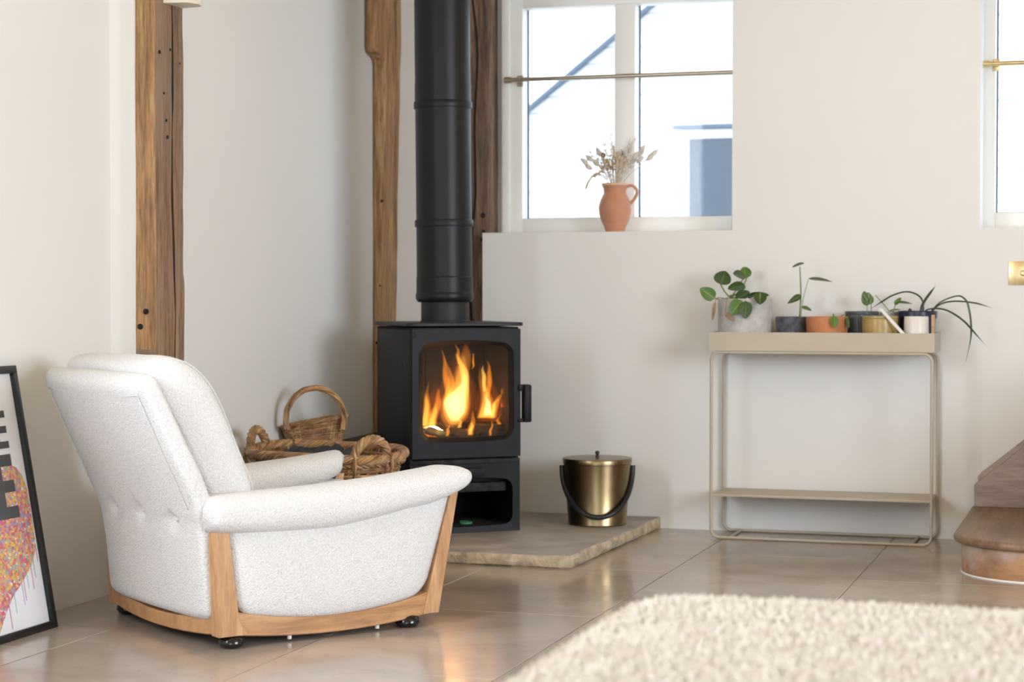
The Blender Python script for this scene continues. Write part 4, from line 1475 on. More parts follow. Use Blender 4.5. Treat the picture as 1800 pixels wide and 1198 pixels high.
o = obj('dark_cloth', bm, 'cloth_dark', None, angle=80)
o.location = BC; o.rotation_euler = (0, 0, BA)
tag(o, 'dark grey folded cloth lying in the large log basket', 'cloth')

# small basket with hoop handle, on the ledge
sb = empty('hoop_basket', (-2.752, 6.30, 0.336), R(17.7))
tag(sb, 'small wicker basket with a tall round hoop handle, behind the large basket', 'basket', 'willow baskets')
# flared woven body
bm = B()
def sbp(u, v):      # u around the rectangle-ish oval, v up
    a = 0.080 + 0.028 * v; b = 0.055 + 0.022 * v
    q = superloop(96, a, b, 3.2)
    return q
rows = 15
for r_ in range(rows):
    v = r_ / (rows - 1)
    a, b = 0.086 + 0.030 * v, 0.056 + 0.022 * v
    pts = []
    n = 120
    sl = superloop(n, 1, 1, 3.0)
    for i in range(n):
        w = 0.0028 * math.cos(PI * i / 3 + PI * (r_ % 2))
        z = 0.004 + 0.098 * v + 0.022 * v * sl[i][0]
        pts.append(V((sl[i][0] * (a + w), sl[i][1] * (b + w), z)))
    add_tube(bm, pts, 0.0036, 5, True)
for k in range(40):
    t = k * 3
    pts = []
    for j in range(4):
        v = j / 3
        sl = superloop(120, 0.086 + 0.030 * v, 0.056 + 0.022 * v, 3.0)[t]
        pts.append(V((sl[0], sl[1], 0.004 + 0.10 * v + 0.022 * v * sl[0] / (0.086 + 0.03 * v))))
    add_tube(bm, pts, 0.003, 5)
obj('woven_side', bm, 'wicker', sb)
box('bottom', -0.082, 0.082, -0.052, 0.052, 0.0, 0.008, 'wicker', sb)
bm = B()
for s_ in range(4):
    pts = []
    for i in range(120):
        sl = superloop(120, 1, 1, 3.0)[i]
        ph = s_ * PI / 2 + i * 0.5
        pts.append(V((sl[0] * (0.117 + 0.004 * math.cos(ph)), sl[1] * (0.079 + 0.004 * math.cos(ph)), 0.106 + 0.022 * sl[0] + 0.004 * math.sin(ph))))
    add_tube(bm, pts, 0.0035, 5, True)
obj('rim', bm, 'wicker', sb)
bm = B()
base = []
for i in range(70):
    u = i / 69
    th = PI * (-0.10 + 1.20 * u)
    base.append(V((0.008 + 0.104 * math.cos(th), -0.086 + 0.0 * u, 0.116 + 0.112 * math.sin(th) * (1 if math.sin(th) > 0 else 1.0))))
for s_ in range(5):
    pts = []
    for i, p in enumerate(base):
        tn = (base[min(i + 1, 69)] - base[max(i - 1, 0)]).normalized()
        sd = V((0, 1, 0)); o2 = sd.cross(tn)
        ph = 2 * PI * s_ / 5 + i * 0.16
        pts.append(p + (sd * math.cos(ph) + o2 * math.sin(ph)) * 0.0065)
    add_tube(bm, pts, 0.0048, 6)
obj('hoop_handle', bm, 'wicker', sb)

# ------------------------------------------------------------------ planter stand
PX0, PX1, PY0, PY1 = -1.434, -0.625, 6.866, 7.108
pl = empty('planter_stand', ((PX0 + PX1) / 2, (PY0 + PY1) / 2, 0))
tag(pl, 'taupe metal planter stand with a trough and a low shelf, against the wall', 'planter')
ox, oy = (PX0 + PX1) / 2, (PY0 + PY1) / 2
hw_, hd_ = (PX1 - PX0) / 2, (PY1 - PY0) / 2
bm = B()
TZ0, TZ1, tk = 0.690, 0.758, 0.003
add_box(bm, -hw_, hw_, -hd_, -hd_ + tk, TZ0, TZ1); add_box(bm, -hw_, hw_, hd_ - tk, hd_, TZ0, TZ1)
add_box(bm, -hw_, -hw_ + tk, -hd_ + tk, hd_ - tk, TZ0, TZ1); add_box(bm, hw_ - tk, hw_, -hd_ + tk, hd_ - tk, TZ0, TZ1)
add_box(bm, -hw_ + tk, hw_ - tk, -hd_ + tk, hd_ - tk, TZ0, TZ0 + tk)
obj('trough', bm, 'taupe', pl, smooth=False)
def wire_loop(y, name):
    rr, r0 = 0.03, 0.0058
    x0, x1, z0, z1 = -hw_ + 0.008, hw_ - 0.008, r0, TZ0 - r0
    pts = []
    for cx, cz, a0 in ((x1 - rr, z0 + rr, -90), (x1 - rr, z1 - rr, 0), (x0 + rr, z1 - rr, 90), (x0 + rr, z0 + rr, 180)):
        for k in range(9):
            a = R(a0 + 90 * k / 8); pts.append((cx + rr * math.cos(a), y, cz + rr * math.sin(a)))
    tube(name, pts, r0, 'taupe', pl, 10, True)
wire_loop(-hd_ + 0.006, 'wire_frame'); wire_loop(hd_ - 0.006, 'wire_frame')
for x in (-hw_ + 0.075, hw_ - 0.075):
    tube('cross_bar', [(x, -hd_ + 0.006, 0.0058), (x, hd_ - 0.006, 0.0058)], 0.0055, 'taupe', pl, 10)
bm = B(); add_box(bm, -hw_ + 0.010, hw_ - 0.010, -hd_ + 0.004, hd_ - 0.004, 0.156, 0.165, 0.001); obj('shelf', bm, 'taupe', pl)

# ------------------------------------------------------------------ plants
TB = TZ0 + tk + 0.0005
def pot(parent, r_top, h, r_bot, m, wall=0.006, lip=None, n=48):
    p = [(0, 0), (r_bot - 0.002, 0), (r_bot, 0.002), (r_top, h - 0.002), (r_top - 0.0015, h), (r_top - wall + 0.0015, h), (r_top - wall, h - 0.002), (r_bot - wall, 0.006), (0, 0.006)]
    if lip: p = lip
    return lathe('pot', p, m, parent, n, angle=30)
def soil(parent, r, z): return lathe('soil', [(0, z - 0.008), (r, z - 0.008), (r, z - 0.001), (r * 0.6, z + 0.002), (0, z + 0.003)], 'soil', parent, 28)

def leaf_mesh(base, tip, width, face=V((0.25, -1, 0.25)), fold=0.18, curl=0.10, shape='oval', nl=11, nw=6):
    base, tip = V(base), V(tip)
    ax = tip - base; L = ax.length; ax.normalize()
    nrm = face - ax * face.dot(ax)
    if nrm.length < 1e-4: nrm = ax.orthogonal()
    nrm.normalize(); sd = ax.cross(nrm)
    bm = B(); uvl = bm.loops.layers.uv.new('UVMap')
    def wfun(t):
        if shape == 'oval': return math.sin(PI * min(1, t ** 0.75)) ** 0.62 if t < 1 else 0
        return math.sin(PI * t ** 0.65) ** 0.9
    rows = []
    for side, sg in ((0, 1), (1, -1)):
        grid = []
        for i in range(nl + 1):
            t = i / nl
            w = width / 2 * wfun(t) + 0.0003
            row = []
            for j in range(nw + 1):
                s = -1 + 2 * j / nw
                h = fold * abs(s) * w - curl * L * (t * t) * 0.9 + curl * 0.3 * L
                p = base + ax * (L * t) + sd * (s * w) + nrm * (h + 0.0005 * sg)
                row.append((bm.verts.new(p), (t, s)))
            grid.append(row)
        rows.append(grid)
        for i in range(nl):
            for j in range(nw):
                q = [grid[i][j], grid[i + 1][j], grid[i + 1][j + 1], grid[i][j + 1]]
                if sg < 0: q = q[::-1]
                f = bm.faces.new([a[0] for a in q])
                for lpp, a in zip(f.loops, q): lpp[uvl].uv = a[1]
    me = bpy.data.meshes.new('leaf')
    bm.to_mesh(me); bm.free()
    return me
def leaf(parent, base, tip, width, m, **kw):
    off = parent.location
    return link('leaf', leaf_mesh(V(base) - off, V(tip) - off, width, **kw), m, parent, angle=80)
def stalk(parent, pts, r, m, name='stem', n=12, sides=6, flat=None):
    off = parent.location
    P = smoothpath([V(p) - off for p in pts], n)
    return tube(name, P, r, m, parent, sides, False, flat)

# concrete pot with veined foliage plant
t = empty('potted_plant', (-1.324, 6.985, TB))
tag(t, 'veined dark-leaved plant in a pale concrete pot at the left of the trough', 'potted plant', 'plants in the trough')
hc_ = 0.880 - TB
lathe('pot', [(0, 0), (0.090, 0), (0.094, 0.004), (0.0985, 0.06), (0.1005, 0.11), (0.1005, 0.16), (0.0985, hc_ - 0.003), (0.096, hc_), (0.089, hc_), (0.087, hc_ - 0.004), (0.085, 0.01), (0, 0.01)], 'concrete', t, 56, angle=30)
soil(t, 0.0875, hc_ - 0.010)
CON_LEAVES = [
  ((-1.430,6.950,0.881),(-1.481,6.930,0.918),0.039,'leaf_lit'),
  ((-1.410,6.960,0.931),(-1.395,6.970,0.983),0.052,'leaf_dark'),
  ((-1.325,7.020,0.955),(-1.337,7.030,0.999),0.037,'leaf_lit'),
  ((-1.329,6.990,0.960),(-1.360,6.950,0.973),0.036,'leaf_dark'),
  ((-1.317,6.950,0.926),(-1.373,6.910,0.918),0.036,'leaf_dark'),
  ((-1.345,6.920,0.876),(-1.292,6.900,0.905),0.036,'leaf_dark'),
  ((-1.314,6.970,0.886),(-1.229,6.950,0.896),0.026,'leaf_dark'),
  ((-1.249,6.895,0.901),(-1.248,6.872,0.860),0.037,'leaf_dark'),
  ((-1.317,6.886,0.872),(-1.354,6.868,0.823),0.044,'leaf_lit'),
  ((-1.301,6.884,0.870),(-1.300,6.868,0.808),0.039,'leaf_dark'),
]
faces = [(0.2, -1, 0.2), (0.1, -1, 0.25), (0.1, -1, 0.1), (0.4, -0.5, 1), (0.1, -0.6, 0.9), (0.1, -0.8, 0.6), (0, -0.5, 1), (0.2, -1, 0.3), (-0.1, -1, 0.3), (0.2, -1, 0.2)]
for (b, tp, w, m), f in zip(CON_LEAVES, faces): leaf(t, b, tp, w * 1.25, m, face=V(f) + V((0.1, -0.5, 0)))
CON_PET = [
  ((-1.384,6.970,0.882),(-1.430,6.950,0.881)), ((-1.381,6.970,0.887),(-1.410,6.960,0.931)), ((-1.345,6.990,0.900),(-1.325,7.020,0.955)),
  ((-1.372,6.980,0.889),(-1.329,6.990,0.960)), ((-1.368,6.970,0.889),(-1.317,6.950,0.926)), ((-1.368,6.970,0.885),(-1.345,6.920,0.876)),
  ((-1.364,6.980,0.884),(-1.314,6.970,0.886)), ((-1.314,6.970,0.886),(-1.249,6.895,0.901)), ((-1.366,6.955,0.885),(-1.317,6.886,0.872)), ((-1.360,6.955,0.885),(-1.301,6.884,0.870))]
for a, b in CON_PET:
    mid = (V(a) + V(b)) / 2 + V((0, 0, -0.004))
    stalk(t, [a, mid, b], 0.0026, 'stem_green')
stalk(t, [(-1.373, 6.975, 0.862), (-1.373, 6.972, 0.893)], 0.008, 'stem_green')
leaf(t, (-1.416, 6.885, 0.868), (-1.422, 6.870, 0.802), 0.012, 'dry_leaf', curl=0.2)
leaf(t, (-1.376, 6.879, 0.826), (-1.345, 6.872, 0.800), 0.02, 'dry_leaf', curl=0.25, fold=0.5)
stalk(t, [(-1.385, 6.955, 0.878), (-1.408, 6.90, 0.884), (-1.416, 6.885, 0.868)], 0.0015, 'dry_leaf')
stalk(t, [(-1.365, 6.945, 0.878), (-1.370, 6.884, 0.880), (-1.376, 6.879, 0.826)], 0.0012, 'dry_leaf')

# slate pot with a slender plant
t = empty('potted_plant', (-1.150, 6.998, TB))
tag(t, 'slender tall-stemmed plant in a mottled slate-grey pot', 'potted plant', 'plants in the trough')
pot(t, 0.062, 0.814 - TB, 0.054, 'slate_pot'); soil(t, 0.055, 0.806 - TB)
stalk(t, [(-1.122,6.985,0.800), (-1.117,6.985,0.889), (-1.119,6.985,0.957), (-1.121,6.985,0.998)], [0.0036 - 0.0018 * i / 13 for i in range(14)], 'stem_green', n=14)
stalk(t, [(-1.117,6.985,0.812), (-1.109,6.985,0.874), (-1.098,6.985,0.921), (-1.089,6.985,0.950)], 0.0013, 'stem_green')
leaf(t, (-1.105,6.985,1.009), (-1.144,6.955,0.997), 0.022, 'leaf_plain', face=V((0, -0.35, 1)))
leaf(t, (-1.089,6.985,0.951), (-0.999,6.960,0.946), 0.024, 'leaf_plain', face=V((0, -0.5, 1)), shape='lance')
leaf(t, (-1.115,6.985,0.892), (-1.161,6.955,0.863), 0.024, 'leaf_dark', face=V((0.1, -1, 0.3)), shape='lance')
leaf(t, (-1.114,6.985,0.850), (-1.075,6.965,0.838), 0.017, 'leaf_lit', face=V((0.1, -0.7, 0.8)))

# terracotta pot
t = empty('potted_plant', (-1.015, 6.946, TB))
tag(t, 'low orange terracotta pot with a green leaf hanging over its rim', 'potted plant', 'plants in the trough')
pot(t, 0.0765, 0.815 - TB, 0.070, 'terracotta'); soil(t, 0.069, 0.806 - TB)
leaf(t, (-0.979, 6.872, 0.817), (-0.974, 6.862, 0.776), 0.030, 'leaf_lit', face=V((0.1, -1, 0.2)), curl=0.02)
leaf(t, (-0.940, 6.915, 0.812), (-0.932, 6.905, 0.775), 0.016, 'leaf_plain', face=V((0.9, -1, 0.2)), curl=0.02)
stalk(t, [(-0.990, 6.925, 0.808), (-0.983, 6.885, 0.826), (-0.979, 6.872, 0.817)], 0.0013, 'stem_green')
stalk(t, [(-0.975, 6.935, 0.808), (-0.950, 6.920, 0.822), (-0.940, 6.915, 0.812)], 0.0013, 'stem_green')

# ribbed charcoal pot
t = empty('potted_plant', (-0.902, 7.042, TB))
tag(t, 'variegated upright leaf in a ribbed charcoal pot', 'potted plant', 'plants in the trough')
hr = 0.834 - TB
bm = B(); loops = []
for z, r_ in ((0, 0.054), (0.004, 0.057), (hr - 0.012, 0.0595), (hr - 0.010, 0.0615), (hr - 0.002, 0.062), (hr, 0.060), (hr, 0.056), (0.01, 0.052)):
    loops.append([(r_ * (1 + (0.022 * (k % 2) if 0.003 < z < hr - 0.011 else 0)) * math.cos(2 * PI * k / 96), r_ * (1 + (0.022 * (k % 2) if 0.003 < z < hr - 0.011 else 0)) * math.sin(2 * PI * k / 96), z) for k in range(96)])
add_loft(bm, loops); obj('pot', bm, 'ribbed_glaze', t, angle=30)
soil(t, 0.0555, hr - 0.006)
leaf(t, (-0.880,7.020,0.855), (-0.890,7.000,0.907), 0.030, 'leaf_pothos', face=V((-0.2, -1, 0.2)))
leaf(t, (-0.866,7.020,0.860), (-0.878,7.005,0.903), 0.028, 'leaf_pothos', face=V((0.4, -1, 0.1)))
stalk(t, [(-0.881,7.030,0.824), (-0.880,7.020,0.857)], 0.0014, 'stem_green')
stalk(t, [(-0.865,7.030,0.824), (-0.866,7.020,0.862)], 0.0014, 'stem_green')

# mustard pot
t = empty('plant_pot', (-0.823, 6.9385, TB))
tag(t, 'mustard yellow glazed pot at the front of the trough', 'pot', 'plants in the trough')
hm = 0.818 - TB
lathe('pot', [(0, 0), (0.058, 0), (0.062, 0.004), (0.0645, 0.03), (0.0645, hm - 0.012), (0.0635, hm - 0.010), (0.0655, hm - 0.006), (0.0655, hm - 0.001), (0.0625, hm), (0.059, hm - 0.001), (0.058, 0.01), (0, 0.01)], 'mustard', t, 56, angle=25)
soil(t, 0.0585, hm - 0.008)

# pale pot with trailing stems
t = empty('potted_plant', (-0.808, 7.068, TB))
tag(t, 'small pale grey pot with a leaning stem, behind the mustard pot', 'potted plant', 'plants in the trough')
pot(t, 0.030, 0.833 - TB, 0.027, 'pale_grey', 0.004); soil(t, 0.0262, 0.826 - TB)
stalk(t, [(-0.796,7.055,0.822), (-0.812,7.03,0.848), (-0.847,7.000,0.892)], 0.0016, 'stem_green')
stalk(t, [(-0.792,7.055,0.824), (-0.781,7.02,0.850), (-0.774,7.000,0.866)], 0.0014, 'stem_green')
leaf(t, (-0.774,7.000,0.866), (-0.714,6.970,0.865), 0.016, 'leaf_plain', face=V((0, -0.6, 1)), shape='lance')
leaf(t, (-0.778,6.995,0.858), (-0.756,6.995,0.884), 0.018, 'leaf_lit', face=V((-0.3, -1, 0.4)))
leaf(t, (-0.802,7.010,0.833), (-0.757,6.985,0.843), 0.015, 'leaf_pothos', face=V((0, -0.7, 1)), shape='lance')

# navy pot with strap leaves
t = empty('potted_plant', (-0.702, 7.033, TB))
tag(t, 'arching thin strap-leaved plant in a navy glazed pot', 'potted plant', 'plants in the trough')
hn = 0.836 - TB
lathe('pot', [(0, 0), (0.058, 0), (0.062, 0.005), (0.066, hn - 0.03), (0.0715, hn - 0.024), (0.072, hn - 0.004), (0.070, hn), (0.064, hn), (0.062, hn - 0.004), (0.058, 0.01), (0, 0.01)], 'navy', t, 56, angle=25)
soil(t, 0.0625, hn - 0.008)
NAVY = [([(-0.679,7.030,0.826),(-0.683,7.030,0.873),(-0.706,7.030,0.897),(-0.744,7.030,0.905),(-0.791,7.020,0.891),(-0.832,7.010,0.865),(-0.866,7.000,0.842)], 0.0032),
        ([(-0.691,7.030,0.826),(-0.677,7.030,0.869),(-0.636,7.030,0.928)], 0.0046),
        ([(-0.660,7.020,0.826),(-0.616,7.000,0.868),(-0.559,7.000,0.890),(-0.533,7.000,0.881),(-0.519,7.000,0.856),(-0.509,7.000,0.795),(-0.510,7.000,0.734),(-0.527,7.000,0.652)], 0.0030),
        ([(-0.655,7.030,0.826),(-0.621,7.020,0.859),(-0.571,7.020,0.871),(-0.498,7.020,0.865),(-0.433,7.020,0.846)], 0.0032),
        ([(-0.680,6.995,0.828),(-0.660,6.985,0.841),(-0.624,6.980,0.845),(-0.584,6.980,0.835),(-0.534,6.980,0.802),(-0.494,6.980,0.758),(-0.455,6.980,0.713)], 0.0034)]
for pts, r_ in NAVY:
    n = 30
    stalk(t, pts, [1.35 * r_ * (0.8 + 0.2 * math.sin(PI * i / n)) * (1 if i < n * 0.8 else max(0.12, (n - 1 - i) / (n * 0.2))) for i in range(n)], 'grass_leaf', 'strap_leaf', n, 6, (V((0.0, -0.6, 0.8)), 0.35))
stalk(t, [(-0.735, 7.03, 0.826), (-0.728, 7.025, 0.842), (-0.722, 7.02, 0.838)], 0.003, 'soil', 'dead_stub')

# white cup, plant labels
t = empty('white_cup', (-0.693, 6.918, TB))
tag(t, 'small off-white tapered cup at the right front of the trough', 'cup')
hw2 = 0.817 - TB
lathe('cup_body', [(0, 0), (0.0445, 0), (0.046, 0.002), (0.0425, hw2 - 0.002), (0.0415, hw2), (0.0395, hw2), (0.039, hw2 - 0.002), (0.042, 0.006), (0, 0.006)], 'white_glaze', t, 48, angle=30)
bm = B()
a, b = V((-0.815, 6.868, 0.846)), V((-0.735, 6.8715, 0.757))
ax = (b - a).normalized(); e = V((0, 0, 0)) ; pa = V((ax.z, 0, -ax.x)).normalized()
ends = []
for p, w in ((a, 0.0035), (a + ax * 0.01, 0.0052), (b + ax * 0.06, 0.0062)):
    ends.append([p + pa * w + V((0, -0.0008, 0)), p + pa * w + V((0, 0.0008, 0)), p - pa * w + V((0, 0.0008, 0)), p - pa * w + V((0, -0.0008, 0))])
add_loft(bm, ends)
o = obj('plant_label', bm, 'label_white', None, smooth=False)
tag(o, 'white plant label stick leaning across the mustard pot', 'plant label')
bm = B(); add_box(bm, -0.6395, -0.6285, 6.905, 6.925, TB, 0.823, 0.001)
tag(obj('wooden_block', bm, 'pale_wood'), 'narrow pale wooden strip standing at the right end of the trough', 'wood strip')

# ------------------------------------------------------------------ jug with dried flowers on the sill
jug = empty('clay_jug', (-1.873, 7.185, 1.1375), R(8))
tag(jug, 'terracotta jug with a side handle on the window sill', 'jug')
JS = 0.97
JP = [(0, 0), (0.036, 0), (0.038, 0.003), (0.044, 0.020), (0.056, 0.045), (0.0635, 0.068), (0.0660, 0.088), (0.0645, 0.106), (0.059, 0.124), (0.051, 0.140), (0.0455, 0.150), (0.0445, 0.158), (0.0475, 0.168), (0.0515, 0.178), (0.0535, 0.184)]
body = lathe('jug_body', [(r_ * JS, z) for r_, z in JP] + [(0.0515 * JS, 0.184), (0.042 * JS, 0.155), (0.05 * JS, 0.13), (0.05 * JS, 0.03), (0, 0.01)], 'jug_clay', jug, 64)
lathe('rim', [(0.0505, 0.180), (0.0528, 0.180), (0.0532, 0.187), (0.0515, 0.1885), (0.0492, 0.187)], 'jug_rim', jug, 64, close=True)
hp = smoothpath([(0.046, 0, 0.176), (0.066, 0, 0.180), (0.0835, 0, 0.165), (0.085, 0, 0.145), (0.074, 0, 0.125), (0.062, 0, 0.112), (0.058, 0, 0.104)], 26)
tube('handle', hp, 0.0062, 'jug_clay', jug, 10, False, (V((0, 1, 0)), 1.5))

fl_ = empty('dried_flowers', (-1.873, 7.185, 1.15))
tag(fl_, 'bunch of dried grasses and bunny tails standing in the terracotta jug', 'dried flowers')
rnd = random.Random(11)
def ellipsoid(bm, c, ax, L, w, seg=8):
    ax = V(ax).normalized(); u = ax.orthogonal().normalized(); v = ax.cross(u)
    loops = []
    for i in range(9):
        t = i / 8
        r_ = w * max(0.06, math.sin(PI * (t ** 0.8))) 
        loops.append([c + ax * (L * (t - 0.5)) + (u * math.cos(2 * PI * k / seg) + v * math.sin(2 * PI * k / seg)) * r_ * (1 + 0.12 * (k % 2)) for k in range(seg)])
    add_loft(bm, loops)
def bezier_stem(dx, dy, h, bend=0.0, n=14):
    p0 = V((rnd.uniform(-0.012, 0.012), rnd.uniform(-0.012, 0.012), 0.005))
    p1_ = V((dx * 0.22 + rnd.uniform(-.008, .008), dy * 0.2, 0.17))
    p2_ = V((dx * 0.75, dy * 0.8, 0.17 + (h - 0.17) * 0.72 + bend))
    p3_ = V((dx, dy, h))
    # keep inside the neck
    p1_.x = max(-0.032, min(0.032, p1_.x)); p1_.y = max(-0.03, min(0.03, p1_.y))
    return smoothpath([p0, p1_, p2_, p3_], n)
def dried(dx, h, kind, dy=None, bend=0.0):
    dy = rnd.uniform(-0.05, 0.04) if dy is None else dy
    P = bezier_stem(dx, dy, h, bend)
    s = tube('stem', P, 0.0010, 'straw' if kind != 'bunny' else 'straw_pale', fl_, 5)
    ax = (P[-1] - P[-3]).normalized()
    bm = B()
    if kind == 'bunny':
        ellipsoid(bm, P[-1] + ax * 0.008, ax, 0.042, 0.0092, 10); m = 'straw_pale'
    elif kind == 'ear':
        for k in range(9):
            for sg in (-1, 1):
                c = P[-1] + ax * (0.0052 * k - 0.012)
                sd = V((0.8, 0.5 * sg, 0)).normalized() * sg
                ellipsoid(bm, c + sd * 0.003, (ax + sd * 0.35), 0.011, 0.0022, 5)
        m = 'straw'
    elif kind == 'plume':
        for k in range(34):
            c = P[-1] + ax * rnd.uniform(-0.035, 0.035) + V((rnd.uniform(-1, 1), rnd.uniform(-1, 1), 0)) * 0.008
            add_tube(bm, [c, c + (ax + V((rnd.uniform(-.6, .6), rnd.uniform(-.6, .6), 0))) * 0.018], [0.0013, 0.0004], 4)
        m = 'straw_pale'
    elif kind == 'spray':
        for k in range(22):
            j = rnd.randrange(7, 14); c = P[j]
            d = V((rnd.uniform(-1, 1), rnd.uniform(-1, 1), rnd.uniform(0.1, 1))).normalized()
            e_ = c + d * rnd.uniform(0.012, 0.036)
            add_tube(bm, [c, e_], 0.0005, 4); ellipsoid(bm, e_, d, 0.009, 0.0032, 5)
        m = 'straw_pale' if rnd.random() < 0.6 else 'straw'
    else:
        ellipsoid(bm, P[-1], ax, 0.024, 0.009, 8); m = 'straw_brown'
    obj('seed_head', bm, m, s, angle=60)
for dx, h in ((-0.100, 0.235), (-0.088, 0.215), (0.085, 0.262), (0.10, 0.275), (0.112, 0.255), (0.075, 0.25), (0.09, 0.235), (0.065, 0.235), (0.118, 0.245), (-0.075, 0.232), (0.055, 0.275), (-0.06, 0.27), (0.125, 0.265), (-0.095, 0.25)):
    dried(dx * 1.15, h + 0.024, 'bunny')
for dx, h in ((0.005, 0.29), (0.02, 0.26), (0.03, 0.25), (-0.015, 0.24), (0.045, 0.24)): dried(dx, h, 'ear')
for dx, h in ((-0.005, 0.315), (0.055, 0.285), (-0.03, 0.27), (-0.055, 0.265), (0.07, 0.29), (-0.07, 0.25)): dried(dx, h + 0.016, 'plume')
for dx, h in ((-0.05, 0.25), (-0.035, 0.25), (-0.02, 0.255), (0.015, 0.265), (0.035, 0.255), (-0.06, 0.235), (-0.045, 0.23), (0.05, 0.26), (-0.07, 0.27), (-0.025, 0.285), (0.03, 0.285), (0.06, 0.24), (0.0, 0.25), (0.04, 0.275)): dried(dx, h + 0.006, 'spray')
dried(-0.040, 0.285, 'pod'); dried(0.018, 0.295, 'pod'); dried(0.026, 0.285, 'pod')
# drooping ears over the left of the rim
for dx, top, end in ((-0.10, 0.215, 0.155), (-0.065, 0.225, 0.20)):
    P = smoothpath([(0.0, 0, 0.01), (-0.02, -0.005, 0.17), (-0.045, -0.01, top - 0.012), (dx * 0.75, -0.015, top - 0.002), (dx, -0.02, (top + end) / 2), (dx - 0.012, -0.022, end)], 34)
    s = tube('stem', P, 0.0011, 'straw', fl_, 5)
    bm = B()
    for i in range(15, 34):
        tn = (P[min(i + 1, 33)] - P[i - 1]).normalized()
        for sg in (-1, 1):
            sd = tn.cross(V((0, 1, 0))).normalized() * sg
            ellipsoid(bm, P[i] + sd * 0.0022, tn + sd * 0.5, 0.009, 0.0018, 5)
    obj('seed_head', bm, 'straw', s, angle=60)

# ------------------------------------------------------------------ stairs at the right
st = empty('staircase', (-0.50, 6.62, 0))
tag(st, 'bottom of a worn wooden staircase with a rounded first step, at the right edge', 'stairs')
SY0, SY1 = -0.52, YB - 6.62 - 0.002
def step_plan(x0, x1, y0, rad, ov=0.0):
    pts = [(x1, SY1), (x0 - ov, SY1)]
    cx, cy = x0 + rad, y0 + rad
    for k in range(17):
        a = R(180 + 90 * k / 16)
        pts.append((cx + (rad + ov) * math.cos(a), cy + (rad + ov) * math.sin(a)))
    pts.append((x1, y0 - ov))
    return pts
def extr(bm, pts, zs):
    loops = [[(x, y, z) for x, y in (p if not callable(p) else p())] for p, z in zs]
    add_loft(bm, loops)
rp = step_plan(0.015, 0.95, SY0, 0.24)
bm = B(); extr(bm, None, [(rp, 0.0), (rp, 0.098)])
obj('bullnose_riser', bm, 'stair', st)
bm = B(); extr(bm, None, [(step_plan(0.02, 0.95, SY0, 0.245, 0.010), 0.0), (step_plan(0.02, 0.95, SY0, 0.245, 0.008), 0.004)])
obj('floor_bead', bm, 'white_paint', st)
zs = []
for k in range(9):
    a = -PI / 2 + PI * k / 8
    zs.append((step_plan(0.015, 0.95, SY0, 0.24, 0.014 + 0.013 * math.cos(a)), 0.112 + 0.014 * math.sin(a)))
bm = B(); extr(bm, None, zs)
obj('bullnose_tread', bm, 'stair_tread', st, angle=50)
for k in range(1, 4):
    x0 = 0.02 + 0.235 * k
    z0 = 0.126 + 0.185 * (k - 1)
    bm = B(); add_box(bm, x0, 1.2, SY0 + 0.06, SY1, z0, z0 + 0.160, 0.002); obj('riser', bm, 'stair', st)
    bm = B(); add_box(bm, x0 - 0.03, 1.2, SY0 + 0.03, SY1, z0 + 0.160, z0 + 0.185, 0.008, ); obj('tread', bm, 'stair_tread', st)
# wall string, rising to the right
bm = B()
sl = (0.359 - 0.231) / (0.484 - 0.328)
def strp(x): return 0.231 + sl * (x - 0.016)
pr = [(0.0, 0.127), (0.0, 0.205), (0.016, strp(0.016) - 0.012), (1.2, strp(1.2) - 0.012), (1.2, 0.127)]
add_loft(bm, [[(x, SY1 - 0.034, z) for x, z in pr], [(x, SY1 - 0.0005, z) for x, z in pr]])
obj('wall_string', bm, 'stair_string', st, smooth=False)
bm = B()
pr = [(0.012, 0.218), (0.012, 0.234), (0.022, 0.248), (1.2, strp(1.2) + 0.02), (1.2, strp(1.2) - 0.011), (0.018, strp(0.018) - 0.011)]
add_loft(bm, [[(x, SY1 - 0.020, z) for x, z in pr], [(x, SY1 - 0.0005, z) for x, z in pr]])
obj('string_moulding', bm, 'stair_string', st, smooth=False)

# ------------------------------------------------------------------ shaggy footstool in the foreground
OX0, OX1, OY0, OY1, OZ = -0.745, 0.56, 2.02, 2.965, 0.425
FZ = 0.026
fs = empty('shaggy_footstool', ((OX0 + OX1) / 2, (OY0 + OY1) / 2, 0))
tag(fs, 'large footstool covered in cream shaggy wool in the foreground', 'footstool')
fhx, fhy = (OX1 - OX0) / 2, (OY1 - OY0) / 2
def plan(a, b, r_, n=10):
    pts = []
    for cx, cy, a0 in ((a - r_, -b + r_, -90), (a - r_, b - r_, 0), (-a + r_, b - r_, 90), (-a + r_, -b + r_, 180)):
        for k in range(n + 1):
            t = R(a0 + 90 * k / n); pts.append((cx + r_ * math.cos(t), cy + r_ * math.sin(t)))
    return pts
bm = B()
loops = []
for z, ins in ((0.06, 0.03), (0.09, 0.01), (0.30, 0.0), (0.35, 0.006), (0.38, 0.024), (0.393, 0.055), (0.397, 0.12)):
    loops.append([(x, y, z + (FZ if z > 0.2 else 0)) for x, y in plan(fhx - ins, fhy - ins, 0.14 - ins * 0.3)])
add_loft(bm, loops)
body = obj('cushion', bm, 'shag_base', fs, angle=60)
for sx in (-1, 1):
    for sy in (-1, 1):
        lathe('leg', [(0, 0), (0.022, 0), (0.028, 0.07), (0, 0.07)], 'gloss_black', fs, 20, (sx * (fhx - 0.12), sy * (fhy - 0.12), 0))
rnd = random.Random(5)
verts, fcs = [], []
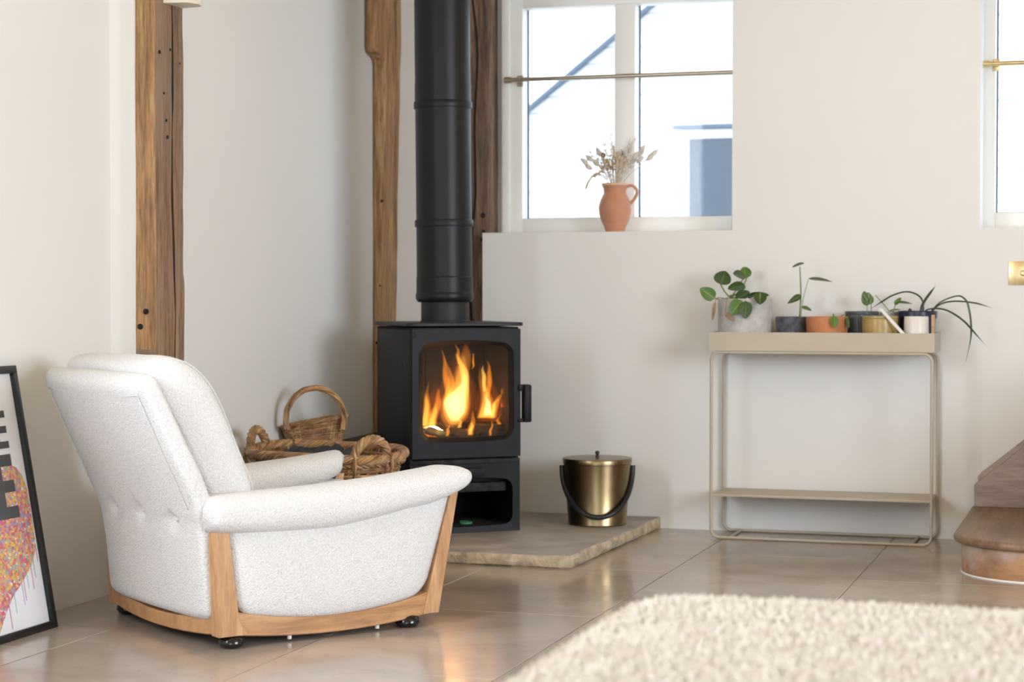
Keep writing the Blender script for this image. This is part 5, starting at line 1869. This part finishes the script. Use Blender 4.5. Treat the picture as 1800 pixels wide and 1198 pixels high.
def tuft(p, nrm, L):
    d = (nrm + V((rnd.gauss(0, .35), rnd.gauss(0, .35), rnd.gauss(0, .2)))).normalized()
    u = d.orthogonal().normalized(); w = d.cross(u)
    b = len(verts)
    m1 = p + d * L * 0.55; tp = m1 + (d + V((rnd.gauss(0, .6), rnd.gauss(0, .6), -0.25))).normalized() * L * 0.5
    for c, r_ in ((p - d * 0.004, 0.0035), (m1, 0.0038)):
        for k in range(3):
            a = 2.094 * k; verts.append(c + (u * math.cos(a) + w * math.sin(a)) * r_)
    verts.append(tp)
    for k in range(3):
        j = (k + 1) % 3
        fcs.append((b + k, b + j, b + 3 + j, b + 3 + k)); fcs.append((b + 3 + k, b + 3 + j, b + 6))
def surf_z(x, y):
    # distance to the edge of the plan
    a, b, r_ = fhx, fhy, 0.14
    qx, qy = abs(x) - (a - r_), abs(y) - (b - r_)
    dist = r_ - (math.hypot(max(qx, 0), max(qy, 0)) + min(max(qx, qy), 0)) if (qx > 0 or qy > 0) else r_ - max(qx, qy)
    return dist
tab = [(0.0, 0.30), (0.006, 0.35), (0.024, 0.38), (0.055, 0.393), (0.12, 0.397)]
sp_ = 0.0056
nxs = int(2 * fhx / sp_); nys = int(2 * fhy / sp_)
for i in range(nxs):
    for j in range(nys):
        x = -fhx + sp_ * (i + rnd.random()); y = -fhy + sp_ * (j + rnd.random())
        d = surf_z(x, y)
        if d < 0.004: continue
        z = 0.397
        for (d0, z0), (d1, z1) in zip(tab[:-1], tab[1:]):
            if d < d1: z = z0 + (z1 - z0) * (d - d0) / (d1 - d0); break
        nrm = V((0, 0, 1))
        if d < 0.06:
            e = 0.004
            g = V((surf_z(x + e, y) - surf_z(x - e, y), surf_z(x, y + e) - surf_z(x, y - e), 0))
            if g.length > 1e-6: nrm = (V((0, 0, 1)) - g.normalized() * (0.06 - d) / 0.03).normalized()
        tuft(V((x, y, z + FZ)), nrm, rnd.uniform(0.011, 0.018))
for pz in range(29):           # sides
    z = 0.07 + 0.011 * pz
    lp = plan(fhx, fhy, 0.14, 14)
    per = []
    for k in range(len(lp)):
        a, b = V(lp[k]), V(lp[(k + 1) % len(lp)])
        n = max(1, int((b - a).length / 0.012))
        tn = (b - a).normalized()
        for q in range(n):
            p = a.lerp(b, (q + rnd.random()) / n)
            tuft(V((p.x, p.y, z + rnd.uniform(-.005, .005))), V((tn.y, -tn.x, 0.1)), rnd.uniform(0.014, 0.022))
me = bpy.data.meshes.new('wool_pile'); me.from_pydata([tuple(v) for v in verts], [], fcs); me.update()
o = link('wool_pile', me, 'shag', fs, smooth=False)
o['kind'] = 'stuff'
